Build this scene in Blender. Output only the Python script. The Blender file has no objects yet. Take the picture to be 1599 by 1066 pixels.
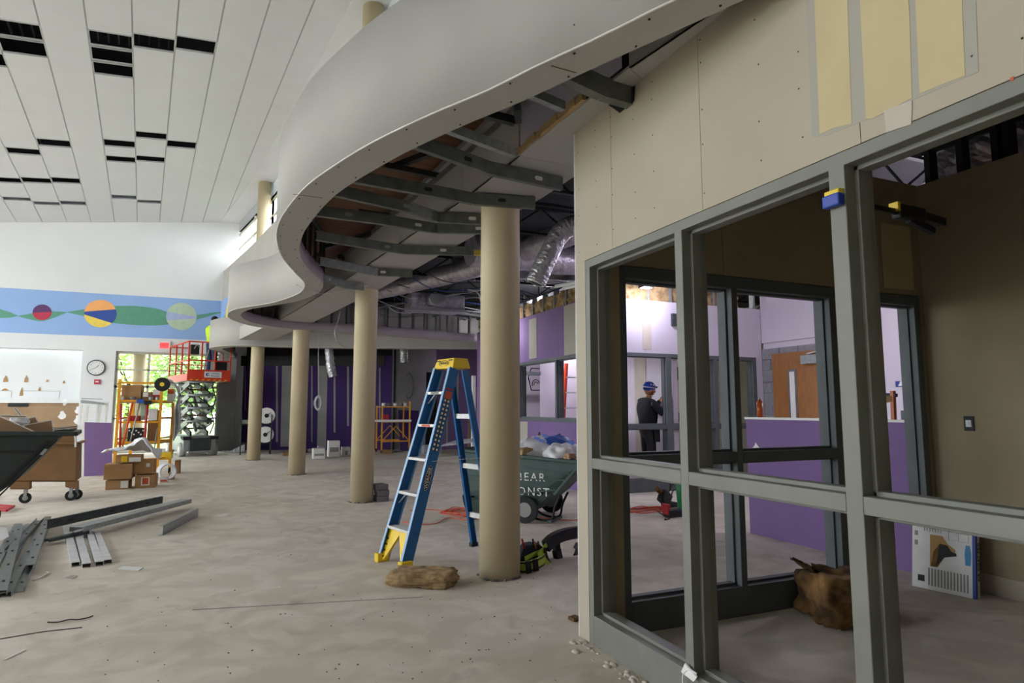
import bpy, bmesh, math, random
from mathutils import Vector, Matrix
random.seed(7)
sc = bpy.context.scene
col = sc.collection
R = math.radians
# ------------------------------------------------------------------ camera
F = 983.0; H = 1.34; CX, CY = 799.5, 533.0
PITCH = math.atan(104/F); YAW = math.atan((799.5-373)*math.cos(PITCH)/F)
cam_d = bpy.data.cameras.new('camera'); cam = bpy.data.objects.new('camera', cam_d); col.objects.link(cam)
cam.location = (0, 0, H); cam.rotation_euler = (math.pi/2+PITCH, 0, -YAW)
cam_d.sensor_width = 36; cam_d.lens = F/1599*36; cam_d.clip_start = .05; cam_d.clip_end = 300
sc.camera = cam
# ------------------------------------------------------------------ world, sun, exposure
sc.view_settings.view_transform = 'Standard'; sc.view_settings.look = 'None'
sc.view_settings.gamma = 1; sc.view_settings.use_curve_mapping = False
sc.view_settings.exposure = 0.3
w = bpy.data.worlds.new('sky'); sc.world = w; w.use_nodes = True
nt = w.node_tree; nt.nodes.clear()
out = nt.nodes.new('ShaderNodeOutputWorld'); bg = nt.nodes.new('ShaderNodeBackground')
sky = nt.nodes.new('ShaderNodeTexSky'); sky.sky_type = 'HOSEK_WILKIE'; sky.turbidity = 6
sky.sun_direction = Vector((.33, -.46, .83)).normalized()
mx = nt.nodes.new('ShaderNodeMixRGB'); mx.inputs[0].default_value = .8; mx.inputs[2].default_value = (.93, .96, 1, 1)
nt.links.new(sky.outputs[0], mx.inputs[1]); nt.links.new(mx.outputs[0], bg.inputs[0]); nt.links.new(bg.outputs[0], out.inputs[0])
bg.inputs[1].default_value = 7
sd = bpy.data.lights.new('sun', 'SUN'); sd.energy = 9; sd.angle = R(.6); sd.color = (1, .95, .86)
so = bpy.data.objects.new('sun', sd); col.objects.link(so)
so.rotation_euler = Vector((-.33, .46, -.83)).to_track_quat('-Z', 'Y').to_euler()

def hexc(h):
    c = [int(h[i:i+2], 16)/255 for i in (0, 2, 4)]
    return tuple(x/12.92 if x <= .04045 else ((x+.055)/1.055)**2.4 for x in c)+(1,)
# ------------------------------------------------------------------ materials
def mat(name, c, rough=.7, metal=0, c2=None, scale=8, amt=.5, bump=0, bscale=60, emit=0, stretch=None, detail=5):
    m = bpy.data.materials.new(name); m.use_nodes = True; t = m.node_tree; b = t.nodes['Principled BSDF']
    c = hexc(c); b.inputs['Base Color'].default_value = c
    b.inputs['Roughness'].default_value = rough; b.inputs['Metallic'].default_value = metal
    tc = t.nodes.new('ShaderNodeTexCoord'); src = tc.outputs['Object']
    if stretch:
        mp = t.nodes.new('ShaderNodeMapping'); mp.inputs['Scale'].default_value = stretch
        t.links.new(src, mp.inputs['Vector']); src = mp.outputs[0]
    c2 = hexc(c2) if c2 else tuple(x*.86 for x in c[:3])+(1,)
    n = t.nodes.new('ShaderNodeTexNoise'); n.inputs['Scale'].default_value = scale; n.inputs['Detail'].default_value = detail
    t.links.new(src, n.inputs['Vector'])
    r = t.nodes.new('ShaderNodeValToRGB'); r.color_ramp.elements[0].position = .5-amt/2; r.color_ramp.elements[1].position = .5+amt/2
    r.color_ramp.elements[0].color = c2; r.color_ramp.elements[1].color = c
    t.links.new(n.outputs[0], r.inputs[0]); t.links.new(r.outputs[0], b.inputs['Base Color'])
    if bump:
        n2 = t.nodes.new('ShaderNodeTexNoise'); n2.inputs['Scale'].default_value = bscale; n2.inputs['Detail'].default_value = 4
        t.links.new(src, n2.inputs['Vector'])
        bp = t.nodes.new('ShaderNodeBump'); bp.inputs['Strength'].default_value = bump; bp.inputs['Distance'].default_value = .02
        t.links.new(n2.outputs[0], bp.inputs['Height']); t.links.new(bp.outputs[0], b.inputs['Normal'])
    if emit:
        b.inputs['Emission Color'].default_value = c; b.inputs['Emission Strength'].default_value = emit
    return m
M = {}
def mm(k, *a, **kw): M[k] = mat(k, *a, **kw)
mm('drywall', 'b9b09e', .85, c2='aea593', scale=1.5, bump=.05, bscale=200)
mm('compound', 'dfdcd6', .9, c2='cfccc6', scale=6)
mm('skim', 'cdbf96', .85, c2='c2b48d', scale=3)
mm('skim_grey', 'aba79c', .88, c2='a9a59b', scale=2.5)
mm('skim_pink', 'c9bfb3', .88, scale=4)
mm('fascia', 'b3b1ac', .85, c2='aaa8a3', scale=1.2)
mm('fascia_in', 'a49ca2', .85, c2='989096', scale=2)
mm('ceil', 'd2d3d6', .8, c2='cacbce', scale=2, amt=.9)
mm('ceil_frame', 'b4b5b5', .6)
mm('white_wall', 'dcdfe0', .8, c2='d4d8da', scale=.8)
mm('cream', 'cbbd9c', .55, c2='c0b28f', scale=2, bump=.02)
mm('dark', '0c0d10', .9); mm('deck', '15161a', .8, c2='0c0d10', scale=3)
mm('steel', '7e847f', .45, .55, c2='5f655f', scale=12, bump=.05); mm('steel_dk', '2c302f', .55, .5, c2='1c201f', scale=6)
mm('galv', 'a9b0b0', .4, .6, c2='8b9393', scale=25)
mm('galv_dk', '4e5557', .4, .6, c2='3b4244', scale=20)
mm('plywood', '8a6547', .85, c2='6d4d35', scale=3, stretch=(1, 6, 1))
mm('ply_lt', 'b59a70', .85, c2='a1875f', scale=5, stretch=(1, 1, 7))
mm('frame', '7d7e76', .5, c2='727369', scale=5, bump=.04, bscale=25)
mm('frame_dk', '5d6468', .55, c2='50575a', scale=5)
mm('gwb_back', 'a3967c', .9, c2='95896f', scale=2.5)
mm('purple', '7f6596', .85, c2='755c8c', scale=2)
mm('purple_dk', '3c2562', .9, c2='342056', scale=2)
mm('grey_wall', '8f8f8c', .85, c2='7f7f7b', scale=2)
mm('lilac', 'd9d2de', .85, c2='cdc5d4', scale=1)
mm('brown_wall', 'a58a6c', .85, c2='8f7558', scale=1.6)
mm('blue', '8fb0df', .7, c2='89aadb', scale=2)
mm('green_p', '5b9a82', .7); mm('green_lt', 'b6ccb4', .7); mm('lav_p', 'a9b6de', .7); mm('orange_p', 'f4b06c', .7); mm('yellow_p', 'ecd25c', .7)
mm('navy_p', '2e4f9e', .7); mm('plum_p', '5c3569', .7); mm('red_p', 'b83350', .7)
mm('exit_red', 'ff4a50', .5, emit=.9); mm('plate', 'dfe0e0', .5)
mm('red', 'b3202a', .5); mm('lift_red', 'd63a1e', .45, c2='c03318', scale=6); mm('white_pl', 'e9e9e6', .5); mm('black', '131416', .6, c2='0c0d0f')
mm('rubber', '1c1d1e', .8); mm('tyre_grey', 'a8a8a3', .8, c2='8d8d88', scale=12)
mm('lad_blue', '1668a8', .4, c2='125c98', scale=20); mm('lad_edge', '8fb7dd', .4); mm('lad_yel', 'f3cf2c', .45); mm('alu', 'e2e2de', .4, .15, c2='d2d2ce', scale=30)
mm('sticker', 'c9592e', .6); mm('ora_lad', 'e0471b', .45)
mm('scaff', 'e9a41f', .45, c2='d8921a', scale=10)
mm('card', 'b08a5e', .9, c2='a07b50', scale=4, stretch=(1, 1, 3)); mm('card_dk', '8a6844', .9, c2='7b5b3a', scale=4)
mm('gyp_brown', 'a28362', .9, c2='94765a', scale=3); mm('gyp_edge', 'eceae4', .9)
mm('tote', '3f5650', .6, c2='354a45', scale=6, bump=.1, bscale=15); mm('cart_dk', '2b3634', .5, c2='1d2625', scale=5, bump=.1, bscale=15)
mm('wool', 'b89c72', .95, c2='77603f', scale=9, amt=.35, bump=.9, bscale=14, detail=9)
mm('wool_dk', '8f6c3e', .95, c2='3f2b14', scale=6, amt=.3, bump=.9, bscale=12, detail=9)
mm('bag', 'dcdcdc', .35, c2='bfbfc2', scale=9, bump=.5, bscale=10); mm('bag_blue', '2d55a8', .4); mm('cloth', 'e8e8ea', .8, c2='d8d8dc', scale=10, bump=.3, bscale=12)
mm('foil', 'd8d8de', .28, .75, c2='9c9ca4', scale=18, bump=1, bscale=22); mm('foil_lt', 'd5d2dc', .35, .6, c2='9a97a4', scale=10, bump=.6, bscale=14)
mm('duct', '8e9096', .4, .7, c2='6b6d74', scale=8)
mm('hiviz', 'c8ee2a', .7); mm('hiviz_dim', 'b9cf4a', .7); mm('skin', 'b07b5a', .6, c2='a06c4d', scale=10); mm('hair', '17110e', .7); mm('denim', '2c3a5c', .8); mm('navy', '14161f', .85)
mm('helmet', '2447b0', .35, c2='1f3f9f'); mm('cord_red', 'e8502a', .5); mm('cord', '1e1f22', .6); mm('wire_w', 'd8d8dc', .5)
mm('cmu', '9a9aa0', .95, c2='84848a', scale=20, bump=.3, bscale=90); mm('block_dk', '77757a', .95, c2='66646a', scale=15, bump=.3)
mm('door_wood', 'a5703f', .45, c2='8c5b30', scale=5, stretch=(6, 6, 1)); mm('chrome', 'b9bcc0', .25, .9)
mm('blue_sign', '1c3d9c', .5); mm('cyan', '2a8fc4', .5); mm('photo_tan', 'b58f52', .6); mm('print', '93938e', .7)
mm('bin_green', '149a55', .45); mm('cylin', 'b3571e', .4); mm('lamp', 'ffffff', .5, emit=60)
mm('leaf', '86a66a', .8, c2='a5c07e', scale=3); mm('leaf_lt', 'bcd68c', .8, c2='9fc075', scale=2); mm('bark', '5d4a3a', .9); mm('grass', '8fb765', .95, c2='b5c98a', scale=1)
mm('frame_win', 'b9b6ab', .5)
def floor_mat():
    m = bpy.data.materials.new('concrete_floor'); m.use_nodes = True; t = m.node_tree; b = t.nodes['Principled BSDF']
    tc = t.nodes.new('ShaderNodeTexCoord')
    def noise(s, d, dist=0):
        n = t.nodes.new('ShaderNodeTexNoise'); n.inputs['Scale'].default_value = s; n.inputs['Detail'].default_value = d; n.inputs['Distortion'].default_value = dist
        t.links.new(tc.outputs['Object'], n.inputs['Vector']); return n.outputs[0]
    def ramp(src, p0, c0, p1, c1):
        r = t.nodes.new('ShaderNodeValToRGB'); e = r.color_ramp.elements; e[0].position = p0; e[0].color = hexc(c0); e[1].position = p1; e[1].color = hexc(c1)
        t.links.new(src, r.inputs[0]); return r.outputs[0]
    def mix(f, a, b_, mode='MIX', fac=None):
        x = t.nodes.new('ShaderNodeMixRGB'); x.blend_type = mode
        if fac is None: t.links.new(f, x.inputs[0])
        else: x.inputs[0].default_value = fac
        t.links.new(a, x.inputs[1]); t.links.new(b_, x.inputs[2]); return x.outputs[0]
    base = ramp(noise(.55, 8, .4), .36, 'c8beae', .62, 'ddd5c8')
    dusty = ramp(noise(2.6, 9, 1.2), .42, 'c0b6a6', .62, 'e2dacd')
    c = mix(None, base, dusty, fac=.45)
    blot = ramp(noise(1.1, 10, 2.2), .60, '000000', .70, 'ffffff')
    dk = ramp(noise(4, 6), .3, '8d8578', .7, 'a89f90')
    bm = t.nodes.new('ShaderNodeMath'); bm.operation = 'MULTIPLY'; bm.inputs[1].default_value = .45; t.links.new(blot, bm.inputs[0])
    c = mix(bm.outputs[0], c, dk)
    speck = ramp(noise(38, 4), .64, '000000', .69, 'ffffff')
    sm = t.nodes.new('ShaderNodeMath'); sm.operation = 'MULTIPLY'; sm.inputs[1].default_value = .3; t.links.new(speck, sm.inputs[0])
    c = mix(sm.outputs[0], c, dk)
    t.links.new(c, b.inputs['Base Color']); b.inputs['Roughness'].default_value = .82
    bp = t.nodes.new('ShaderNodeBump'); bp.inputs['Strength'].default_value = .25; bp.inputs['Distance'].default_value = .01
    t.links.new(noise(7, 10, .6), bp.inputs['Height']); t.links.new(bp.outputs[0], b.inputs['Normal'])
    return m
M['floor'] = floor_mat()

# ------------------------------------------------------------------ measuring helpers (surveyed points on real planes)
_fw = Vector((math.sin(YAW)*math.cos(PITCH), math.cos(YAW)*math.cos(PITCH), math.sin(PITCH)))
_rt = Vector((math.cos(YAW), -math.sin(YAW), 0)); _up = _rt.cross(_fw)
def ray(x, y): return _fw*F+_rt*(x-CX)-_up*(y-CY)
def on(x, y, P, n):
    d = ray(x, y); C = Vector((0, 0, H)); return C+d*((Vector(P)-C).dot(Vector(n))/d.dot(Vector(n)))
def pz(x, y, z=0): return on(x, y, (0, 0, z), (0, 0, 1))
def px(x, y, X): return on(x, y, (X, 0, 0), (1, 0, 0))
def py(x, y, Y): return on(x, y, (0, Y, 0), (0, 1, 0))
# ------------------------------------------------------------------ mesh helpers
class MB:
    def __init__(s, T=None): s.v = []; s.f = []; s.T = T; s.mi = []; s.cur = 0; s.sm = []
    def add(s, vs, fs, smooth=False):
        n = len(s.v)
        for p in vs:
            p = Vector(p); s.v.append(tuple(s.T @ p) if s.T is not None else tuple(p))
        for f in fs: s.f.append([i+n for i in f]); s.mi.append(s.cur); s.sm.append(smooth)
        return s
    def box(s, a, b):
        x0, x1 = sorted((a[0], b[0])); y0, y1 = sorted((a[1], b[1])); z0, z1 = sorted((a[2], b[2]))
        return s.add([(x0,y0,z0),(x1,y0,z0),(x1,y1,z0),(x0,y1,z0),(x0,y0,z1),(x1,y0,z1),(x1,y1,z1),(x0,y1,z1)],
            [(0,3,2,1),(4,5,6,7),(0,1,5,4),(1,2,6,5),(2,3,7,6),(3,0,4,7)])
    def bar(s, p, q, w, h=None, up=(0,0,1)):
        h = h or w; p = Vector(p); q = Vector(q); d = (q-p).normalized(); u = Vector(up)
        if abs(d.dot(u)) > .98: u = Vector((0,1,0))
        a = d.cross(u).normalized()*w/2; b = a.cross(d).normalized()*h/2
        return s.add([p-a-b, p+a-b, p+a+b, p-a+b, q-a-b, q+a-b, q+a+b, q-a+b], [(0,1,2,3),(7,6,5,4),(0,4,5,1),(1,5,6,2),(2,6,7,3),(3,7,4,0)])
    def cyl(s, p, q, r, r2=None, n=16, cap=True):
        r2 = r if r2 is None else r2; p = Vector(p); q = Vector(q); d = (q-p).normalized()
        u = Vector((0,0,1)) if abs(d.z) < .9 else Vector((1,0,0)); a = d.cross(u).normalized(); b = a.cross(d)
        vs = []; 
        for c, rr in ((p, r), (q, r2)):
            for i in range(n):
                t = 2*math.pi*i/n; vs.append(c+a*math.cos(t)*rr+b*math.sin(t)*rr)
        s.add(vs, [(i, (i+1) % n, n+(i+1) % n, n+i) for i in range(n)], True)
        if cap: s.add(vs[:n], [tuple(range(n))[::-1]]); s.add(vs[n:], [tuple(range(n))])
        return s
    def tube(s, pts, r, n=8, closed=False):
        pts = [Vector(p) for p in pts]; m = len(pts); rs = r if isinstance(r, (list, tuple)) else [r]*m; vs = []; ref = None
        for i, p in enumerate(pts):
            d = (pts[(i+1) % m]-pts[i-1]) if (closed or 0 < i < m-1) else (pts[1]-pts[0] if i == 0 else pts[-1]-pts[-2])
            d.normalize()
            if ref is None: ref = Vector((0,0,1)) if abs(d.z) < .9 else Vector((1,0,0))
            a = d.cross(ref).normalized(); b = a.cross(d); ref = b if abs(d.dot(b)) < .9 else ref
            for k in range(n):
                t = 2*math.pi*k/n; vs.append(p+a*math.cos(t)*rs[i]+b*math.sin(t)*rs[i])
        fs = []
        for i in range(m if closed else m-1):
            j = (i+1) % m
            for k in range(n): fs.append((i*n+k, i*n+(k+1) % n, j*n+(k+1) % n, j*n+k))
        s.add(vs, fs, True)
        if not closed: s.add(vs[:n], [tuple(range(n))[::-1]]); s.add(vs[-n:], [tuple(range(n))])
        return s
    def prism(s, poly, off):
        """closed polygon (3-D points) pushed along off"""
        off = Vector(off); n = len(poly); p = [Vector(q) for q in poly]; q = [a+off for a in p]
        return s.add(p+q, [tuple(range(n))[::-1], tuple(range(n, 2*n))]+[(i, (i+1) % n, n+(i+1) % n, n+i) for i in range(n)])
    def grid(s, f, nu, nv, smooth=True):
        vs = [f(i/nu, j/nv) for i in range(nu+1) for j in range(nv+1)]
        return s.add(vs, [(i*(nv+1)+j, (i+1)*(nv+1)+j, (i+1)*(nv+1)+j+1, i*(nv+1)+j+1) for i in range(nu) for j in range(nv)], smooth)
    def ball(s, c, r, n=14, fn=None):
        c = Vector(c); r = Vector(r) if not isinstance(r, (int, float)) else Vector((r, r, r))
        def f(u, v):
            t = u*2*math.pi; ph = v*math.pi; d = Vector((math.sin(ph)*math.cos(t), math.sin(ph)*math.sin(t), math.cos(ph)))
            k = fn(d) if fn else 1
            return c+Vector((d.x*r.x, d.y*r.y, d.z*r.z))*k
        return s.grid(f, n*2, n)
    def build(s, name, m, parent=None, bevel=0, **kw):
        me = bpy.data.meshes.new(name); me.from_pydata(s.v, [], s.f)
        for x in (m if isinstance(m, (list, tuple)) else [m]): me.materials.append(M[x])
        for p, i, k in zip(me.polygons, s.mi, s.sm): p.material_index = i; p.use_smooth = k
        bm = bmesh.new(); bm.from_mesh(me)
        bmesh.ops.remove_doubles(bm, verts=bm.verts, dist=1e-5)
        bmesh.ops.recalc_face_normals(bm, faces=bm.faces); bm.to_mesh(me); bm.free(); me.update()
        return link(name, me, parent, bevel, **kw)
WORLD = {}
def wmat(o): 
    m = o.matrix_basis.copy()
    while o.parent: o = o.parent; m = o.matrix_basis @ m
    return m
def link(name, me, parent=None, bevel=0, **kw):
    o = bpy.data.objects.new(name, me); col.objects.link(o)
    if parent is not None:
        o.parent = parent; WORLD.setdefault(parent.name, WORLD.get(parent.name, Matrix.Identity(4)))
        o.matrix_parent_inverse = WORLD[parent.name].inverted()
    elif me is not None and len(me.vertices) and not kw.get('nc'):
        pass
    WORLD[o.name] = Matrix.Identity(4)
    if bevel:
        b = o.modifiers.new('bevel', 'BEVEL'); b.width = bevel; b.segments = 2; b.limit_method = 'ANGLE'; b.angle_limit = R(35)
    for k, v in kw.items():
        if k in ('label', 'category', 'group', 'kind'): o[k] = v
    return o
def thing(name, loc, label, cat, group=None, kind=None):
    e = bpy.data.objects.new(name, None); col.objects.link(e); e.location = loc; e.empty_display_size = .1
    WORLD[e.name] = Matrix.Translation(Vector(loc))
    if kind: e['kind'] = kind
    if label: e['label'] = label
    if cat: e['category'] = cat
    if group: e['group'] = group
    return e
def tag(o, label, cat, group=None):
    o['label'] = label; o['category'] = cat
    if group: o['group'] = group
    return o
def TR(loc, rz=0, rx=0, ry=0, s=1):
    return Matrix.Translation(Vector(loc)) @ Matrix.Rotation(rz, 4, 'Z') @ Matrix.Rotation(ry, 4, 'Y') @ Matrix.Rotation(rx, 4, 'X') @ Matrix.Scale(s, 4)
def basis(o, u, v, n): 
    m = Matrix.Identity(4)
    for i, a in enumerate((Vector(u).normalized(), Vector(v).normalized(), Vector(n).normalized())):
        for j in range(3): m[j][i] = a[j]
    return Matrix.Translation(Vector(o)) @ m
def text(name, s, o, u, v, size, m, parent=None, ext=.001, align='CENTER', space=1, shear=0):
    c = bpy.data.curves.new(name, 'FONT'); c.body = s; c.size = size; c.extrude = ext; c.align_x = align; c.align_y = 'CENTER'; c.space_character = space; c.shear = shear; c.resolution_u = 2
    t = bpy.data.objects.new(name, c); col.objects.link(t); bpy.context.view_layer.update()
    me = bpy.data.meshes.new_from_object(t); bpy.data.objects.remove(t); bpy.data.curves.remove(c)
    u = Vector(u).normalized(); v = Vector(v).normalized()
    me.transform(basis(o, u, v, u.cross(v))); me.materials.clear(); me.materials.append(M[m])
    return link(name, me, parent)
def catmull(P, k=8):
    P = [Vector(p) for p in P]; o = []
    for i in range(len(P)-1):
        a = P[max(i-1, 0)]; b = P[i]; c = P[i+1]; d = P[min(i+2, len(P)-1)]
        for j in range(k):
            t = j/k; o.append(.5*((2*b)+(c-a)*t+(2*a-5*b+4*c-d)*t*t+(-a+3*b-3*c+d)*t**3))
    return o+[P[-1]]
def struct(name, mb, m, parent=None, bevel=0):
    o = mb.build(name, m, parent, bevel)
    if parent is None: o['kind'] = 'structure'
    return o
def sgroup(name, loc=(0,0,0)): return thing(name, loc, None, None, kind='structure')

# column line in plan
CL = [(-6, 2.35), (0, 2.24), (4.84, 1.98), (9.37, 1.68), (13.67, 1.13), (17.9, .40), (22.3, -.48)]
def colx(y):
    for (a, b), (c, d) in zip(CL, CL[1:]):
        if y <= c: return b+(d-b)*(y-a)/(c-a)
    return CL[-1][1]
def ceilz(X): return 7.42+.119*X
# ================================================================== SETTING
fl = MB().box((-11, -8, -.15), (13, 24.5, 0)); struct('floor', fl, 'floor')
MBg = MB().box((-60, 24.5, -.4), (60, 90, -.2)); struct('ground_outside', MBg, 'grass')
struct('ground_side', MB().box((-60, -20, -.4), (-11, 24.5, -.2)), 'skim_grey')
# floor joint lines
g = MB()
a = pz(300, 952); b = pz(660, 932); g.bar((a.x, a.y, .001), (b.x, b.y, .001), .006, .002)
struct('trim_1', g, 'block_dk')
# --- sloped hall ceiling: strips of panels with openings
ceiling = sgroup('ceiling')
TH = R(6.9); cu, cs = math.cos(TH), math.sin(TH)
def cp(u, v, dz=0):
    X = u*cu-v*cs; Y = u*cs+v*cu
    return Vector((X, Y, ceilz(X)+dz))
U0, DU = -1.05, .5955
HOLES = {-2: [(11.28, 11.74), (11.80, 12.28), (15.87, 16.28), (18.33, 18.75), (20.25, 20.6)], -3: [(12.35, 12.8), (16.52, 16.9), (18.45, 18.85), (20.4, 20.7)],
 0: [(11.18, 11.62), (11.68, 12.12), (12.18, 12.62), (15.6, 16.0), (16.58, 16.96), (19.5, 19.85)],
 1: [(11.07, 11.5), (15.0, 15.37), (16.43, 16.8), (19.85, 20.15)], 2: [(10.93, 11.36), (15.35, 15.76)], -4: [(18.55, 18.95), (20.1, 20.4)]}
for k in range(-16, 6):
    u0, u1 = U0+k*DU+.012, U0+(k+1)*DU-.012
    vend = (22.25-u0*cs)/cu
    cuts = [-7]+[x for h in HOLES.get(k, []) for x in h]+[vend]
    for i in range(0, len(cuts), 2):
        v0, v1 = cuts[i], cuts[i+1]
        if v1-v0 < .12: continue
        m = MB(); P = [cp(u0, v0), cp(u1, v0), cp(u1, v1), cp(u0, v1)]; m.prism(P, (0, 0, .025)); m.build('ceiling_panel', 'ceil', ceiling)
m = MB()
for k in range(-16, 7):
    u = U0+k*DU; m.bar(cp(u, -7, .018), cp(u, (22.2-u*cs)/cu, .018), .03, .02)
m.build('tee_rail', 'ceil_frame', ceiling)
for k, hs in HOLES.items():
    for v0, v1 in hs:
        m = MB(); u0, u1 = U0+k*DU, U0+(k+1)*DU
        for v in (v0, v1): m.bar(cp(u0, v, .004), cp(u1, v, .004), .022, .022)
        m.build('cross_tee', 'ceil_frame', ceiling)
for k, v in ((0, 11.4), (1, 11.3), (-2, 11.6), (0, 15.8), (1, 15.2), (-3, 16.7)):      # joists glimpsed through the openings
    m = MB()
    for j in range(4): m.bar(cp(U0+(k+.1+j*.25)*DU, v-.6, .45), cp(U0+(k+.1+j*.25)*DU, v+.9, .45), .02, .06)
    m.build('purlin', 'galv_dk', ceiling)
# soffit between the panels and the window wall, roof above everything
E1 = [(2.62, -6), (1.34, 9.31), (.25, 16.73), (.05, 17.84), (-.8, 21.84), (-.9, 22.2)]
m = MB()
for (xa, ya), (xb, yb) in zip(E1, E1[1:]):
    m.prism([(xa, ya, ceilz(xa)-.012), (colx(ya)+.24, ya, ceilz(xa)+.02), (colx(yb)+.24, yb, ceilz(xb)+.02), (xb, yb, ceilz(xb)-.012)], (0, 0, .06))
m.build('soffit_board', 'ceil', ceiling)
m = MB().prism([(-11.2, -8, ceilz(-11)+1), (2.6, -8, ceilz(3)+.75), (2.35, 3, ceilz(3)+.75), (1.93, 9.4, ceilz(2)+.8), (1.38, 13.7, ceilz(1.6)+.8), (.65, 17.9, ceilz(1)+.8), (-.25, 22.6, ceilz(0)+.8), (-11.2, 22.6, ceilz(-11)+1)], (0, 0, .2)); m.build('roof_deck', 'dark', ceiling)
# --- mural wall
wb = sgroup('wall_back', (-3, 22, 0))
m = MB(); m.box((-11, 22, 3.05), (-.2, 22.5, 8)); m.box((-4.3, 22, 0), (-3.46, 22.3, 3.05)); m.box((-.62, 22, 0), (-.2, 22.5, 3.05)); m.build('wall_body', 'white_wall', wb)
MB().box((-11, 22.75, 0), (-4.3, 22.85, 3.3)).build('alcove_wall', 'white_wall', wb)
MB().box((-4.32, 22.3, 0), (-4.2, 22.8, 3.1)).build('alcove_return', 'white_wall', wb)
MB().box((-11, 22.55, 0), (-4.34, 22.74, 1.49)).build('lower_panel', 'brown_wall', wb)
MB().box((-11, 22.45, 1.49), (-4.34, 22.76, 1.53)).build('wall_ledge', 'white_pl', wb)
for q in [(19, 30, 3), (41, 30, 3.5), (62, 590, 2), (9, 592, 3), (62.5, 0, 0)]: pass
for (x, y, w_, h_) in ((9, 591, 5, 8), (41, 591, 4, 9), (34, 611, 4, 11), (62, 607, 3, 6), (74, 594, 3, 3), (100, 596, 3, 4), (8, 608, 7, 3)):
    c = py(x, y, 22.74); k = .024
    MB().prism([c+Vector((-w_*k/2, 0, -h_*k*.5)), c+Vector((w_*k/2, 0, -h_*k*.45)), c+Vector((w_*k*.3, 0, h_*k*.1)), c+Vector((0, 0, h_*k*.5)), c+Vector((-w_*k*.4, 0, 0))], (0, -.004, 0)).build('torn_patch', 'card', wb)
for x0, x1 in ((0, 17), (37, 92)):
    a = py(x0, 610, 22.74); b = py(x1, 621, 22.74); MB().box((a.x, 22.74, b.z), (b.x, 22.732, a.z)).build('board_patch', 'white_wall', wb)
    MB().bar((a.x, 22.735, a.z), (b.x, 22.735, a.z), .012).build('patch_line', 'galv', wb)
a = py(12, 628.5, 22.5); b = py(43, 635, 22.5); MB().box((a.x, 22.56, b.z), (b.x, 22.53, a.z)).build('vent_slot', 'black', wb)
for x, y, r in ((97, 648, .09), (122, 640, .08), (122, 655, .1), (101, 628, .07)):
    c = py(x, y, 22.55); MB().prism([c+Vector((math.cos(t)*r*(1+.4*math.sin(3*t+x)), 0, math.sin(t)*r*1.4)) for t in [i*.7 for i in range(9)]], (0, -.004, 0)).build('plaster_patch', 'white_pl', wb)
# the painted band
BB, BT = 3.475, 4.755
MB().box((-11, 21.994, BB), (-.66, 22, BT)).build('painted_band', 'blue', wb)
def disc(c, r, y, name, m, a0=0, a1=2*math.pi, n=40, clip=None):
    pts = [(c[0]+r*math.cos(a0+(a1-a0)*i/n), y, c[1]+r*math.sin(a0+(a1-a0)*i/n)) for i in range(n+(0 if a1-a0 > 6.2 else 1))]
    MB().prism(pts, (0, .001, 0)).build(name, m, wb)
def wave(xs, top, bot, y=21.991):
    m = MB(); P = catmull([(x, y, z) for x, z in zip(xs, top)], 6); Q = catmull([(x, y, z) for x, z in zip(xs, bot)], 6)
    for i in range(len(P)-1): m.add([P[i], P[i+1], Q[i+1], Q[i]], [(0, 1, 2, 3)])
    m.build('painted_ribbon', 'green_p', wb)
def X22(x, y): p = py(x, y, 22); return p.x, p.z
def wpx(top, bot):
    T = [X22(*p) for p in top]; B = [X22(*p) for p in bot]
    wave([t[0] for t in T], [t[1] for t in T], [b[1] for b in B])
wpx([(-40, 470), (0, 482.5), (15, 487), (28, 492.5)], [(-40, 500), (0, 496.5), (15, 496), (28, 493.5)])
wpx([(28, 493), (45, 490), (66, 485), (85, 486), (105, 487)], [(28, 493.5), (45, 498), (66, 501.5), (85, 496), (105, 487.6)])
wpx([(105, 487), (130, 483), (155, 479), (185, 477.5), (215, 478), (245, 482), (270, 490)], [(105, 487.6), (130, 493), (155, 500), (185, 505), (215, 507.5), (245, 508), (270, 506)])
wpx([(290, 494), (305, 492), (335, 487.5), (345, 487)], [(290, 500), (305, 499), (335, 491), (345, 488.5)])
for (x, y, r, ms, s) in ((66, 487.5, 15.3, ('red_p', 'plum_p'), .26), (157, 489.5, 26, ('orange_p', 'navy_p', 'yellow_p'), 0), (283.5, 494, 24.5, ('green_lt', 'lav_p', 'green_lt'), 0)):
    cx_, cz = X22(x, y); rr = abs(X22(x+r, y)[0]-cx_)*.97
    if s:
        disc((cx_, cz), rr, 21.988, 'painted_circle', ms[0]); disc((cx_, cz), rr, 21.986, 'painted_circle', ms[1], .13, math.pi+.13)
    else:
        disc((cx_, cz), rr, 21.988, 'painted_circle', ms[1])
        disc((cx_, cz), rr, 21.986, 'painted_circle', ms[0], .38 if x < 200 else .05, math.pi-.08 if x < 200 else math.pi-.3)
        disc((cx_, cz), rr, 21.986, 'painted_circle', ms[2], math.pi+.12 if x < 200 else math.pi+.35, 2*math.pi-.72 if x < 200 else 2*math.pi-.1)
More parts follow.
